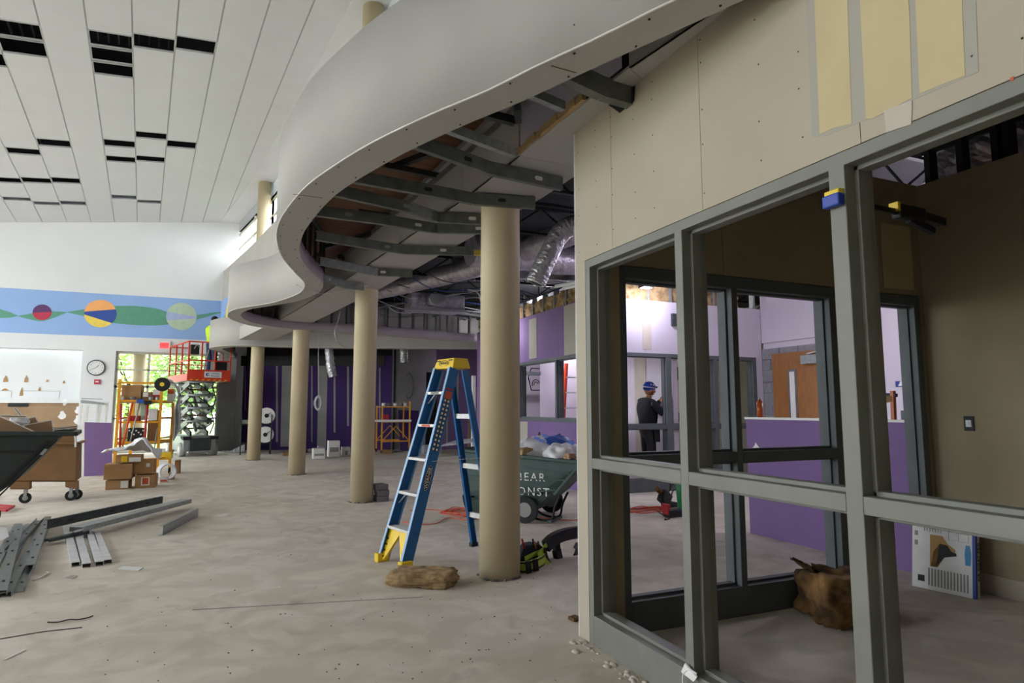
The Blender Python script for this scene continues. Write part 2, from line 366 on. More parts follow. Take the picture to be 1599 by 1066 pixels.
# --- window wall under the mural
win = sgroup('window_1', (-2, 22.2, 0)); m = MB()
def wbar(x0, x1, z0, z1, y0=22.1, y1=22.22, nm='window_frame'): MB().box((x0, y0, z0), (x1, y1, z1)).build(nm, 'frame_win', win)
wbar(-3.46, -.62, 2.98, 3.06); wbar(-3.46, -.62, 0, .12); wbar(-3.46, -.62, 1.95, 2.02)
for x in (-3.46, -2.62, -1.72, -1.05, -.68): wbar(x, x+.06, .1, 3.0)
wbar(-3.46, -2.6, 2.48, 2.52); wbar(-2.6, -.62, 2.47, 2.51); wbar(-3.46, -.62, 1.0, 1.05)
MB().cyl((-2.9, 22.55, 0), (-2.9, 22.55, 3.1), .19, n=24).build('round_post', 'cream', win)

# side returns and roof beyond, keeps the right part closed
struct('wall_return', MB().box((-.62, 22.5, 0), (.3, 22.7, 8)), 'white_wall')
# --- clerestory: lower wall, ledge, window wall with frames
wr = sgroup('wall_clerestory', (1.5, 9, 4)); ys = [-5, 0, 4.84, 9.37, 13.67, 17.9, 22.05]
m = MB(); up_ = MB(); lo = MB(); pat = MB()
for a, b in zip(ys, ys[1:]):
    for mb_, o0, o1, z0, z1 in ((m, -.22, .26, 3.66, 5.722), (m, .2, .26, 5.722, 6.05), (up_, .2, .26, 7.08, 8.2)):
        mb_.prism([(colx(a)+o0, a, z0), (colx(a)+o1, a, z0), (colx(b)+o1, b, z0), (colx(b)+o0, b, z0)], (0, 0, z1-z0))
m.build('ledge_wall', 'fascia', wr)
for a, b in zip(ys, ys[1:]): MB().prism([(colx(a)-.22, a, 5.72), (colx(a)+.2, a, 6.05), (colx(a)+.2, a, 5.72)], (colx(b)-colx(a), b-a, 0)).build('sloped_sill', 'fascia', wr); up_.build('head_wall', 'white_wall', wr)
MB().prism([(colx(-5)+.2, -5, 6.05), (colx(-5)+.26, -5, 6.05), (colx(4.8)+.26, 4.8, 6.05), (colx(4.8)+.2, 4.8, 6.05)], (0, 0, 1.05)).build('sun_stop_infill', 'white_wall', wr)  # out-of-view infill added to keep sun patches off the near floor
jm = 0
for a, b in zip(ys, ys[1:]):
    n = max(1, round((b-a)/2.1)); 
    for i in range(n+1):
        y = a+(b-a)*i/n; x = colx(y)
        MB().box((x+.2, y-.04, 6.05), (x+.26, y+.04, 7.1)).build('window_mullion', 'frame_win', wr)
        if i < n:
            y2 = a+(b-a)*(i+1)/n; x2 = colx(y2)
            for z in (6.07, 6.52, 6.98): MB().bar((x+.23, y, z), (x2+.23, y2, z), .05, .05 if z != 6.52 else .03).build('window_rail', 'frame_win', wr)
# blue corner of the mural carried onto the ledge wall
yy = 21.9
MB().prism([(colx(22)-.226, 22.0, 4.0), (colx(19.6)-.226, 19.6, 4.0), (colx(19.6)-.226, 19.6, BT), (colx(22)-.226, 22.0, BT)], (-.004, 0, 0)).build('painted_band', 'blue', wr)
MB().prism([(colx(21.6)-.232, 21.6, 4.1), (colx(19.8)-.232, 19.8, 3.6), (colx(19.8)-.232, 19.8, BT-.1)], (-.003, 0, 0)).build('painted_ribbon', 'green_p', wr)
MB().prism([(colx(20.8+.35*math.cos(t))-.238, 20.8+.35*math.cos(t), 4.15+.45*math.sin(t)) for t in [i*2*math.pi/24 for i in range(24)]], (-.003, 0, 0)).build('painted_circle', 'yellow_p', wr)
# --- lower roof deck over the inner rooms
deck = MB()
for a, b in zip([-8]+ys[1:], ys[1:]+[24.5]):
    deck.prism([(colx(a)+.3, a, 4.02), (13, a, 4.02), (13, b, 4.02), (colx(b)+.3, b, 4.02)], (0, 0, .2))
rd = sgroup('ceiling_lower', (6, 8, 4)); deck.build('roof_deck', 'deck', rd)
for i in range(11):                                                   # bar joists
    y = 4.2+i*1.55; x0 = colx(y)+.75; m = MB()
    m.bar((x0, y, 3.97), (12.5, y, 3.97), .06, .04); m.bar((x0, y, 3.62), (12.5, y, 3.62), .05, .03)
    n = int((12.5-x0)/.5)
    for j in range(n): m.bar((x0+j*.5, y, 3.62 if j % 2 else 3.97), (x0+(j+1)*.5, y, 3.97 if j % 2 else 3.62), .02)
    m.build('bar_joist', 'steel_dk', rd)
struct('wall_east', MB().box((12.4, -8, 0), (12.6, 24.5, 4.1)), 'drywall')
struct('wall_south', MB().box((1.9, -8.2, 0), (13, -8, 4.1)).box((-11, -8.2, 0), (2.2, -8, 9)), 'drywall')
# left hall wall with tall windows (daylight enters here)
wl = sgroup('wall_left', (-11, 5, 0))
MB().box((-11.2, -8, 0), (-11, 22.5, .5)).build('wall_sill', 'white_wall', wl); MB().box((-11.2, -8, 6.4), (-11, 22.5, 8)).build('wall_head', 'white_wall', wl)
MB().box((-11.2, -8, .5), (-11, 2, 6.4)).build('wall_body', 'white_wall', wl)
for y in (5.8, 9.6, 12.6, 15.6, 18.6, 21.9): MB().box((-11.2, y, .5), (-11, y+.4, 5.7)).build('wall_pier', 'white_wall', wl)

# --- columns
cols = []
lab = {4.84: 'nearest round cream column, beside the blue step ladder', 9.37: 'round cream column just left of the blue step ladder, blocks at its foot', 13.67: 'thinner looking round cream column, third from the near one', 17.9: 'farthest round cream column, beside the dark purple wall'}
for (y, x) in CL[2:6]:
    t = thing('round_column', (x, y, 0), lab[y], 'column', 'row of round cream columns')
    m = MB(); n = 40; m.cyl((x, y, 0), (x, y, ceilz(x)+.03), .165, n=n); m.build('shaft', 'cream', t)
    m = MB(); 
    for i in range(26):
        an = random.uniform(0, 6.28); m.ball((x+.172*math.cos(an), y+.172*math.sin(an), .008), (random.uniform(.008, .022), random.uniform(.008, .02), .008), 4)
    o = m.build('grout_crumbs', 'block_dk', t); o['kind'] = 'stuff'

# --- wavy bulkheads
OUT = [(1.906, 1.12), (1.72, 1.48), (1.51, 1.9), (1.38, 2.21), (1.22, 2.55), (1.09, 2.86), (.92, 3.18), (.70, 3.66), (.55, 4.08), (.39, 4.64), (.29, 5.28), (.25, 5.82), (.27, 6.35), (.37, 7.08), (.56, 7.83), (.72, 8.48), (.70, 9.25), (.40, 10.2), (.07, 10.75), (-.15, 11.2), (-.24, 11.75), (-.20, 12.4), (.10, 13.15), (.5, 13.6), (1.0, 13.85), (2.2, 13.95), (3.6, 14.2), (5.12, 14.6), (6.1, 14.8)]
INN = [(1.96, 1.42), (1.84, 1.64), (1.76, 1.79), (1.63, 2.1), (1.47, 2.47), (1.3, 2.88), (1.08, 3.34), (.84, 3.95), (.6, 4.8), (.49, 5.75), (.48, 6.3), (.50, 6.66), (.58, 7.15), (.73, 7.69), (.89, 8.2), (.96, 8.62), (.93, 9.2), (.72, 9.95), (.38, 10.55), (.1, 11.05), (-.04, 11.69), (.02, 12.3), (.29, 12.95), (.92, 13.42), (2.18, 13.5), (3.54, 13.78), (5.12, 14.2), (6.1, 14.4)]
def resample(P, n):
    P = catmull([(a, b, 0) for a, b in P], 10); L = [0]
    for a, b in zip(P, P[1:]): L.append(L[-1]+(b-a).length)
    o = []; j = 0
    for i in range(n):
        s_ = L[-1]*i/(n-1)
        while j < len(L)-2 and L[j+1] < s_: j += 1
        t = (s_-L[j])/max(L[j+1]-L[j], 1e-9); o.append(P[j].lerp(P[j+1], t))
    return o
def nearest(P, q): return min(P, key=lambda p: (p-q).length)
def ribbon(mb, P, z0, z1, off=0.0):
    for i in range(len(P)-1):
        a, b = P[i], P[i+1]; mb.add([(a.x, a.y, z0 if not callable(z0) else z0(i/len(P))), (b.x, b.y, z0 if not callable(z0) else z0(i/len(P))), (b.x, b.y, z1(b)), (a.x, a.y, z1(a))], [(0, 1, 2, 3)], True)
def bulkhead(O, I, ztop, label, lip=.17, name='curved_bulkhead', studn=(.3, .62)):
    t = thing(name, (O[len(O)//2][0], O[len(O)//2][1], 2.95), label, 'bulkhead')
    N = 240; o_ = resample(O, N); i_ = resample(I, N)
    m = MB(); ribbon(m, o_, 2.95, ztop); x = m.build('fascia_board', 'fascia', t)
    s = x.modifiers.new('solid', 'SOLIDIFY'); s.thickness = .016; s.offset = 0
    m = MB()
    for k in range(N-1): m.add([(o_[k].x, o_[k].y, 2.95), (o_[k+1].x, o_[k+1].y, 2.95), (i_[k+1].x, i_[k+1].y, 2.95), (i_[k].x, i_[k].y, 2.95)], [(0, 1, 2, 3)])
    x = m.build('soffit_strip', 'fascia', t); s = x.modifiers.new('solid', 'SOLIDIFY'); s.thickness = .014; s.offset = 0
    m = MB(); ribbon(m, i_, 2.95, lambda p: 2.95+lip); x = m.build('inner_lip', 'fascia_in', t); s = x.modifiers.new('solid', 'SOLIDIFY'); s.thickness = .014; s.offset = 0
    m = MB(); m.tube([(p.x, p.y, 2.947) for p in o_[::2]], .006, 6); m.build('corner_bead', 'white_pl', t)
    # light studs and track above the inner lip
    m = MB(); ribbon(m, i_, 3.5, lambda p: 3.54); x = m.build('top_track', 'galv_dk', t); s = x.modifiers.new('solid', 'SOLIDIFY'); s.thickness = .05
    for k in range(0, N, 4):
        p = i_[k]
        MB().box((p.x-.018, p.y-.018, 3.1), (p.x+.018, p.y+.018, 3.5)).build('metal_stud', 'galv_dk', t)
    return t, o_, i_
bh, o1, i1 = bulkhead(OUT, INN, lambda p: 3.74 if p.y < 9.6 else 3.68+.06*max(0, 1-(p.y-9.6)/.8), 'large white wavy bulkhead sweeping from the upper right to the purple wall')
O2 = [(7.3, 15.3), (5.82, 15.95), (3.9, 16.6), (1.92, 17.25), (.9, 17.42), (.2, 17.45), (-.35, 17.75), (-.68, 18.3), (-.8, 18.9), (-.6, 20.0), (-.5, 21.0), (-.5, 21.95)]
I2 = [(7.3, 15.75), (5.9, 16.35), (4.0, 17.0), (2.0, 17.65), (1.0, 17.8), (.35, 17.82), (-.1, 18.02), (-.38, 18.45), (-.48, 18.9), (-.3, 20.0), (-.2, 21), (-.2, 21.95)]
b2, o2, i2 = bulkhead(O2, I2, lambda p: 3.68, 'farther low white curved bulkhead behind the scissor lift worker', lip=.2)
# board lids over the bulkheads (between fascia and ledge wall)
lid = MB()
P = resample(OUT, 120)
for a, b in zip(P, P[1:]):
    if a.y > 13.7: break
    fz = lambda q: 3.71 if q.y < 9.6 else 3.66+.05*max(0, 1-(q.y-9.6)/.8)
    za, zb = fz(a), fz(b); lid.add([(a.x, a.y, za), (b.x, b.y, zb), (colx(b.y)+.3, b.y, zb), (colx(a.y)+.3, a.y, za)], [(0, 1, 2, 3)])
x = struct('ceiling_over_bulkhead', lid, 'plywood'); s = x.modifiers.new('s', 'SOLIDIFY'); s.thickness = .02; s.offset = 1
lid = MB(); P = [Vector((p.x, p.y, 0)) for p in o1 if p.y > 13.6 and p.x < 5.2]
for a, b in zip(P, P[1:]): lid.add([(a.x, a.y, 3.66), (b.x, b.y, 3.66), (b.x+.2, 17.5, 3.66), (a.x+.2, 17.5, 3.66)], [(0, 1, 2, 3)])
P = [p for p in o2 if p.x < 3 and p.y < 22]
for a, b in zip(P, P[1:]): lid.add([(a.x, a.y, 3.66), (b.x, b.y, 3.66), (colx(max(b.y, 18))+.35, max(b.y, 18), 3.66), (colx(max(a.y, 18))+.35, max(a.y, 18), 3.66)], [(0, 1, 2, 3)])
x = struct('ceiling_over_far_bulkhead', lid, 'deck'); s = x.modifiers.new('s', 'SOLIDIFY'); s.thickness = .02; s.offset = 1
# seams and screw heads
for (xa, ya, xb, yb) in ((861, 103, 900, 114), (458, 303, 503, 309), (432, 389, 442, 388)):
    a = pz(xa, ya, 2.941); b = pz(xb, yb, 2.941); MB().bar(a, b, .004, .002).build('board_seam', 'card_dk', bh)
m = MB()
random.seed(4)
for k in range(2, 110, 5):
    p = o1[k]; q = i1[k]
    for f in (.15, .85):
        c = p.lerp(q, f+random.uniform(-.05, .05)); m.box((c.x-.004, c.y-.004, 2.938), (c.x+.004, c.y+.004, 2.944))
    d = (o1[k+1]-p).normalized(); n = Vector((-d.y, d.x, 0)) if p.y > 0 else None
    for z in (3.06,):
        if random.random() < .3: m.ball((p.x-.006, p.y-.004, z+random.uniform(-.03, .1)), .005, 3)
o = m.build('screw_heads', 'steel_dk', bh); o['kind'] = 'stuff'

# --- beam box over the columns: white soffit, cream face
SL = [(1.86, 2.02), (1.78, 2.6), (1.72, 3.87), (1.66, 4.9), (1.5, 6.5), (1.29, 8.53), (.85, 12.0), (.62, 13.6), (.0, 17.2), (-.45, 19.6)]
SR = [(2.05, 2.0), (2.15, 2.8), (2.27, 3.9), (2.26, 4.6), (2.08, 6.5), (1.86, 9.0), (1.5, 12.0), (1.3, 13.6), (.75, 17.2), (.3, 19.6)]
bb = sgroup('trim_beam', (1.9, 5, 3.09)); m = MB(); fc = MB()
def seg(A, B, nm, zt=.014):
    for (a, b), (c, d) in zip(zip(A, B), list(zip(A, B))[1:]):
        yield a, b, c, d
pan = []
for a, b, c, d in seg(SL, SR, ''):
    y0 = a[1]
    MB().prism([(a[0], a[1], 3.09), (b[0], b[1], 3.09), (d[0], d[1]-.004, 3.09), (c[0], c[1]-.004, 3.09)], (0, 0, .014)).build('soffit_panel', 'fascia', bb)
    if not (2.55 < y0 < 3.8):
        MB().prism([(a[0], a[1], 3.09), (a[0]+.014, a[1], 3.09), (c[0]+.014, c[1]-.004, 3.09), (c[0], c[1]-.004, 3.09)], (0, 0, .36)).build('side_panel', 'fascia', bb)
    MB().bar((a[0]+.02, a[1], 3.46), (c[0]+.02, c[1], 3.46), .05, .06).build('edge_track', 'galv', bb)
# broken edge with insulation, near the wall
a = pz(810, 243, 3.10); b = pz(912, 155, 3.10)
m = MB(); 
for i in range(12):
    t0, t1 = i/12, (i+1)/12; p = a.lerp(b, t0); q = a.lerp(b, t1); m.bar(p+Vector((0, 0, .02)), q+Vector((0, 0, .02+random.uniform(-.004, .01))), .028+random.uniform(0, .014), .05)
m.build('plywood_edge', 'ply_lt', bb)
# --- radial ceiling studs
def stud(pts, m_='steel', sizes=.092, zb=2.985, holes=(), w=.042):
    P = [pz(x, y, zb) for x, y in pts]
    t = thing('ceiling_stud', P[0], None, None)
    mb_ = MB()
    for a, b in zip(P, P[1:]):
        d = (b-a).normalized(); n = Vector((d.y, -d.x, 0))           # web on the near side, flanges behind
        mb_.bar(a+Vector((0, 0, sizes/2)), b+Vector((0, 0, sizes/2)), .002, sizes)
        for z in (0, sizes): mb_.bar(a-n*w/2+Vector((0, 0, z)), b-n*w/2+Vector((0, 0, z)), w, .002)
    mb_.build('stud_channel', m_, t)
    for x, y in holes:
        # punched opening seen as a bright or dark plate
        c = None; best = 9
        for a, b in zip(P, P[1:]):
            for i in range(21):
                q = a.lerp(b, i/20); s_ = q+Vector((0, 0, sizes/2))-Vector((0, 0, H)); u = s_.dot(_rt)/s_.dot(_fw)*F+CX
                if abs(u-x) < best: best = abs(u-x); c = q; dd = (b-a).normalized()
        c = c+Vector((0, 0, sizes/2)); n = Vector((dd.y, -dd.x, 0)); m2 = MB()
        pts2 = []
        for i in range(16):
            an = i*math.pi/8; pts2.append(c+n*.003+dd*(math.cos(an)*.014+(.02 if math.cos(an) > 0 else -.02))+Vector((0, 0, math.sin(an)*.016)))
        m2.prism(pts2, n*.001); m2.build('punch_out', y, t)
    return t
studs = [([(640, 226), (765, 271), (879, 296)], [(730, 'black'), (840, 'white_pl')]), ([(548, 283), (660, 303), (740, 318), (836, 325)], [(670, 'black'), (783, 'black')]),
 ([(520, 304), (640, 331), (684, 346), (760, 350)], [(636, 'galv'), (737, 'white_pl')]), ([(485, 335), (600, 350), (680, 363), (760, 364)], [(547, 'galv'), (651, 'white_pl'), (748, 'white_pl')]),
 ([(494, 374), (560, 385), (633, 396), (740, 398)], [(603, 'galv'), (692, 'white_pl')]), ([(500, 413), (590, 430), (644, 432)], [(598, 'white_pl')]), ([(504, 438), (538, 449), (568, 453)], [(515, 'galv')])]
words_ = ['nearest the torn hole in the soffit', 'crossing just above the nearest column top', 'second beyond the nearest column top', 'third beyond the nearest column top', 'with the yellow tag near the ducts', 'just in front of the second column top', 'smallest, beside the inner curve of the bulkhead']
for (p, h), wd in zip(studs, words_):
    t = stud(p, holes=h); tag(t, 'long bent galvanised ceiling stud '+wd, 'stud', 'bent galvanised studs under the ceiling')
t = stud([(697, 203), (806, 244)], 'galv', .06); tag(t, 'straight galvanised stud with printed marks beside the torn soffit edge', 'stud')
a, b = pz(716, 205, 3.03), pz(800, 238, 3.03)
d = (b-a).normalized(); text('lettering', '22 GA 33 1HL 5 S42', a.lerp(b, .5)+Vector((d.y, -d.x, 0))*.005+Vector((0, 0, -.01)), -d, (0, 0, -1), .03, 'black', t)
t = stud([(740, 176), (805, 193), (802, 172)], 'galv_dk', .05, 3.15); tag(t, 'short stud framing the dark gap under the bulkhead', 'stud')
t = stud([(830, 149), (883, 171)], 'galv', .05, 3.05); tag(t, 'short thin stud crossing the dark gap beside the insulation edge', 'stud')
t = stud([(884, 122), (945, 150), (990, 163)], 'steel', .11, 2.99, w=.06); tag(t, 'thick stud end poking through the hole cut in the drywall', 'stud')
MB().prism([px(x, y, 1.902) for x, y in ((968, 176), (990, 158), (992, 134), (976, 142), (945, 160))], (-.004, 0, 0)).build('cut_hole', 'dark', t)
for (x0, y0, x1, y1, z) in ((600, 258, 720, 282, 3.5), (655, 222, 760, 270, 3.5), (560, 330, 660, 345, 3.5), (510, 385, 600, 360, 3.45), (530, 400, 560, 425, 3.4), (610, 262, 690, 232, 3.56)):
    a, b = pz(x0, y0, z), pz(x1, y1, z); o = MB().bar(a, b, .05, .05).build('ceiling_brace', 'galv_dk')
    tag(o, 'thin galvanised brace above the bent studs, '+{600: 'long one in the middle', 655: 'highest, near the printed stud', 560: 'lower short one', 510: 'nearest the second column', 530: 'smallest at the inner curve', 610: 'crossing to the upper right'}[x0], 'brace', 'braces inside the bulkhead')
# hanger wires
for x, y, y2 in ((598, 396, 432), (908//1, 60, 61), ):
    if x > 700: continue
    a = pz(x, y2, 3.0); o = MB().cyl(a, a+Vector((0, 0, .9)), .003, n=6).build('hanger_wire', 'galv'); tag(o, 'thin hanger wire dropping to the sixth bent stud', 'wire')
# ================================================================== RIGHT-HAND ROOMS
FX = 1.906
g1 = sgroup('window_2', (FX, 1.5, 0))
def member(p, q, side, nm, parent, m_='frame', face=.05, dep=.145, axis='x', st=.016):
    """hollow metal frame bar: face box plus a proud stop in the middle; axis = direction of the wall's depth"""
    (y0, z0), (y1, z1) = p, q; mb = MB()
    D = lambda a: a
    if axis == 'x':
        mb.box((FX, y0, z0), (FX+dep, y1, z1)); 
        if side == 'v': mb.box((FX+.05, y0-st, z0+.0), (FX+.1, y1+st, z1))
        else: mb.box((FX+.05, y0, z0-st), (FX+.1, y1, z1+st))
    else:
        mb.box((y0, 3.30, z0), (y1, 3.30+dep, z1))
        if side == 'v': mb.box((y0-st, 3.35, z0), (y1+st, 3.40, z1))
        else: mb.box((y0, 3.35, z0-st), (y1, 3.40, z1+st))
    return mb.build(nm, m_, parent, bevel=.003)
mull = [(3.24, 3.29), (2.375, 2.43), (1.49, 1.555), (.62, .68), (-.25, -.19), (-1.2, -1.14)]
member((-1.2, 2.185), (3.29, 2.235), 'h', 'head', g1)
for a, b in mull: member((a, .0), (b, 2.19), 'v', 'mullion', g1)
for (a, b), (c, d) in zip(mull[1:], mull): 
    member((b, .99), (c, 1.05), 'h', 'rail', g1); member((b, 0), (c, .165), 'h', 'sill', g1)
wr1 = sgroup('wall_right', (FX, 1, 0))
seams = [3.41, 2.98, 2.22, 1.42, .62, -.2, -1.2]
for i, (a, b) in enumerate(zip(seams[1:], seams)):
    MB().box((FX, a+.0015, 2.237 if i else 2.237), (FX+.016, b-.0015, 3.105)).build('drywall_panel', 'drywall', wr1)
MB().box((FX, 3.292, 0), (FX+.016, 3.41, 2.2365)).build('drywall_panel', 'drywall', wr1)
MB().box((FX+.017, 3.292, 0), (FX+.145, 3.40, 3.1)).build('wall_core', 'drywall', wr1)
MB().box((FX+.017, -1.2, 2.24), (FX+.13, 3.291, 3.1)).build('wall_core', 'gwb_back', wr1)
MB().box((FX-.002, 3.405, 0), (FX+.15, 3.413, 3.1)).build('corner_bead', 'white_pl', wr1)
m = MB()
for y in (3.36, 3.15, 2.97, 2.75, 2.58, 2.2, 1.86, 1.66, 1.25, 1.06, .93):
    for z in (2.33, 2.52, 2.72, 2.92, 3.03): zz = z+random.uniform(-.03, .03); yj = y+random.uniform(-.006, .006); m.cyl((FX-.0012, yj, zz), (FX+.002, yj, zz), .0035, n=8)
o = m.build('screw_heads', 'steel_dk', wr1); o['kind'] = 'stuff'
def patch(pts, m_, nm, d, parent=wr1): 
    MB().prism([px(x, y, FX-d) for x, y in pts], (d*.9, 0, 0)).build(nm, m_, parent)
patch([(1254, -90), (1268, 214), (1290, 212), (1345, 190), (1365, 184), (1440, 150), (1528, 112), (1520, -90)], 'skim_grey', 'skim_coat', .0012)
patch([(1268, -90), (1280, 210), (1300, 200), (1330, 193), (1320, -90)], 'skim', 'old_paint_patch', .0024)
patch([(1338, -90), (1352, 185), (1362, 185), (1424, 153), (1420, 20), (1410, -90)], 'skim', 'old_paint_patch', .0024)
patch([(1425, -90), (1436, 146), (1470, 132), (1507, 118), (1498, -90)], 'skim', 'old_paint_patch', .0024)
patch([(1380, 172), (1384, 207), (1400, 201), (1423, 194), (1424, 157)], 'skim_pink', 'old_paint_patch', .003)
patch([(1577, 127), (1578, 121), (1583, 119), (1583, 125)], 'sticker', 'old_paint_patch', .002)
struct('wall_right_near', MB().box((FX, -8, 0), (2.04, -1.2, 3.6)), 'drywall')
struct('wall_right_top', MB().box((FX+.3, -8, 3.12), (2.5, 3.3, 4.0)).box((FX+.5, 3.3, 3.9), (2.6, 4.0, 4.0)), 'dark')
# cross wall with dark frame
g2 = sgroup('window_3', (3, 3.35, 0)); fk = dict(parent=g2, m_='frame_dk', axis='y')
member((2.153, 2.155), (5.0, 2.235), 'h', 'head', **fk)
for a, b in ((2.153, 2.205), (3.055, 3.105), (3.985, 4.045), (4.13, 4.18), (4.93, 5.0)): member((a, 0), (b, 2.16), 'v', 'mullion', **fk)
for a, b in ((2.205, 3.055), (3.105, 3.985)):
    member((a, .985), (b, 1.05), 'h', 'rail', **fk); member((a, 0), (b, .185), 'h', 'sill', **fk)
wc = sgroup('wall_cross', (3.5, 3.36, 0))
for a, b in ((2.055, 3.0), (3.004, 4.1), (4.104, 5.2)): MB().box((a, 3.31, 2.24), (b, 3.325, 3.17)).build('drywall_panel', 'gwb_back', wc)
MB().box((2.055, 3.326, 2.24), (5.2, 3.42, 3.17)).build('wall_core', 'lilac', wc)
MB().box((2.055, 3.31, 0), (2.15, 3.29, 2.24)).build('drywall_panel', 'gwb_back', wc)
MB().box((5.003, 3.31, 0), (5.12, 3.42, 2.24)).build('wall_core', 'gwb_back', wc)
MB().box((4.05, 3.31, 0), (4.125, 3.42, 2.24)).build('wall_core', 'gwb_back', wc)
MB().box((4.6, 3.303, 2.28), (4.95, 3.308, 2.8)).build('skim_coat', 'skim', wc)
MB().box((4.35, 3.303, 2.26), (4.45, 3.308, 3.0)).build('skim_coat', 'skim', wc)
# room's right wall, studs and foil above
wi = sgroup('wall_inner_right', (5.1, 1, 0))
for a, b in ((3.309, 2.1), (2.097, .9), (.897, -.3), (-.303, -2)): MB().box((5.06, b, .0), (5.075, a, 3.16)).build('drywall_panel', 'gwb_back', wi)
MB().box((5.076, -2, 0), (5.2, 3.3, 3.16)).build('wall_core', 'gwb_back', wi)
MB().box((5.052, -2, 0), (5.0595, 3.3, .14)).build('baseboard_strip', 'drywall', wi)
for y in (3.2, 2.95, 2.7, 2.62, 2.2, 1.8, 1.4, 1.0): MB().box((5.09, y, 3.16), (5.19, y+.045, 4.0)).build('metal_stud', 'steel_dk', wi)
for z in (3.42,): MB().box((5.12, .6, z), (5.15, 3.28, z+.04)).build('bridging', 'steel_dk', wi)
m = MB(); random.seed(3)
m.grid(lambda u, v: (5.32+.05*math.sin(u*60+v*9)+random.uniform(-.03, .03), .4+u*3.0, 3.1+v*.75), 60, 16, False); m.build('foil_insulation', 'foil_lt', wi)
MB().box((5.05, 2.99, 1.17), (5.06, 3.06, 1.28)).build('outlet_box', 'black', wi); MB().box((5.046, 3.005, 1.2), (5.05, 3.045, 1.25)).build('outlet_cover', 'galv', wi)
struct('wall_room_back', MB().box((2.05, -2.1, 0), (5.2, -2, 3.2)), 'gwb_back')
# half wall
hw = sgroup('wall_half', (5.18, 4.4, 0))
MB().box((5.12, 3.42, 0), (5.24, 5.38, 1.22)).build('wall_body', 'purple', hw); MB().box((5.11, 3.42, 1.22), (5.25, 5.39, 1.242)).build('wall_cap', 'white_pl', hw)
c = px(1180, 695, 5.118); MB().prism([c+Vector((0, -.08, -.05)), c+Vector((0, .08, -.06)), c+Vector((0, .01, .0)), c+Vector((0, -.0, .03))], (-.003, 0, 0)).build('torn_patch', 'white_pl', hw)
# purple partition with window, far left of the room
wp = sgroup('wall_partition', (5.18, 11, 0)); A0, A1 = 8.6, 13.95
for a, b in ((8.6, 9.8), (9.803, 11.0), (11.003, 12.4), (12.403, 13.95)): MB().box((5.12, a, 2.24), (5.135, b, 3.12)).build('drywall_panel', 'purple', wp)
MB().box((5.136, 8.6, 2.24), (5.24, 13.95, 3.12)).box((5.136, 8.6, 0), (5.24, 13.95, 1.1)).build('wall_core', 'lilac', wp)
for a, b in ((8.6, 10.2), (10.203, 11.1), (11.103, 13.95)): MB().box((5.12, a, 0), (5.135, b, 1.1)).build('drywall_panel', 'purple', wp)
MB().box((5.12, 11.52, 1.1), (5.24, 13.95, 2.24)).build('wall_core', 'purple', wp)
for a, b, z0, z1 in ((10.68, 11.02, 2.28, 3.05), (9.1, 9.58, 2.24, 3.1), (11.1, 11.44, 0, 1.08), (12.2, 12.3, 0, 3.0)): MB().box((5.114, a, z0), (5.12, b, z1)).build('compound_strip', 'skim_grey', wp)
for y in (9.75, 10.55): MB().box((5.11, y, .78), (5.12, y+.07, .9)).build('outlet_box', 'black', wp)
for i in range(12): 
    y = 8.62+i*.45; MB().box((5.13, y, 3.12), (5.23, y+.04, 3.42)).build('metal_stud', 'galv', wp)
m = MB(); random.seed(8)
m.grid(lambda u, v: (5.16+random.uniform(-.035, .03), 8.6+u*5.3, 3.12+v*.26+.02*math.sin(u*40)), 110, 7, True); m.build('insulation_batt', 'wool', wp)
MB().box((5.1, 8.6, 3.42), (5.26, 13.95, 3.46)).build('top_track', 'galv_dk', wp)
g3 = sgroup('window_4', (5.18, 10.4, 0))
for y0, y1, z0, z1, nm in ((8.8, 11.5, 2.18, 2.24, 'head'), (8.8, 11.5, 1.1, 1.16, 'sill'), (11.45, 11.5, 1.16, 2.18, 'mullion'), (9.86, 9.92, 1.16, 2.18, 'mullion'), (8.8, 8.86, 1.16, 2.18, 'mullion')):
    MB().box((5.105, y0, z0), (5.255, y1, z1)).box((5.15, y0-.016, z0-.016), (5.2, y1+.016, z1+.016)).build(nm, 'frame_dk', g3, bevel=.003)
# wall with frame where the helmeted worker stands
ww = sgroup('wall_worker', (7, 8.66, 0))
for a, b in ((5.242, 6.1), (6.103, 7.3), (7.303, 8.61)): MB().box((a, 8.6, 2.24), (b, 8.615, 3.12)).build('drywall_panel', 'lilac', ww)
MB().box((5.242, 8.616, 2.24), (8.61, 8.72, 3.12)).build('wall_core', 'lilac', ww)
MB().box((6.05, 8.594, 2.3), (6.22, 8.6, 3.1)).build('compound_strip', 'skim_pink', ww)
MB().box((8.46, 8.6, 0), (8.61, 8.72, 2.24)).build('wall_core', 'lilac', ww)
for i in range(8): x = 5.25+i*.46; MB().box((x, 8.61, 3.12), (x+.04, 8.71, 3.42)).build('metal_stud', 'galv', ww)
m = MB(); m.grid(lambda u, v: (5.24+u*2.9, 8.64+random.uniform(-.03, .03), 3.12+v*.28), 60, 6, True); m.build('insulation_batt', 'wool', ww)
MB().box((5.24, 8.59, 3.42), (8.61, 8.73, 3.46)).build('top_track', 'galv', ww)
c = py(1052, 498, 8.59); MB().box((c.x-.05, 8.55, c.z-.12), (c.x+.06, 8.6, c.z+.09)).build('wall_box', 'galv_dk', ww)
g4 = sgroup('window_5', (7, 8.66, 0))
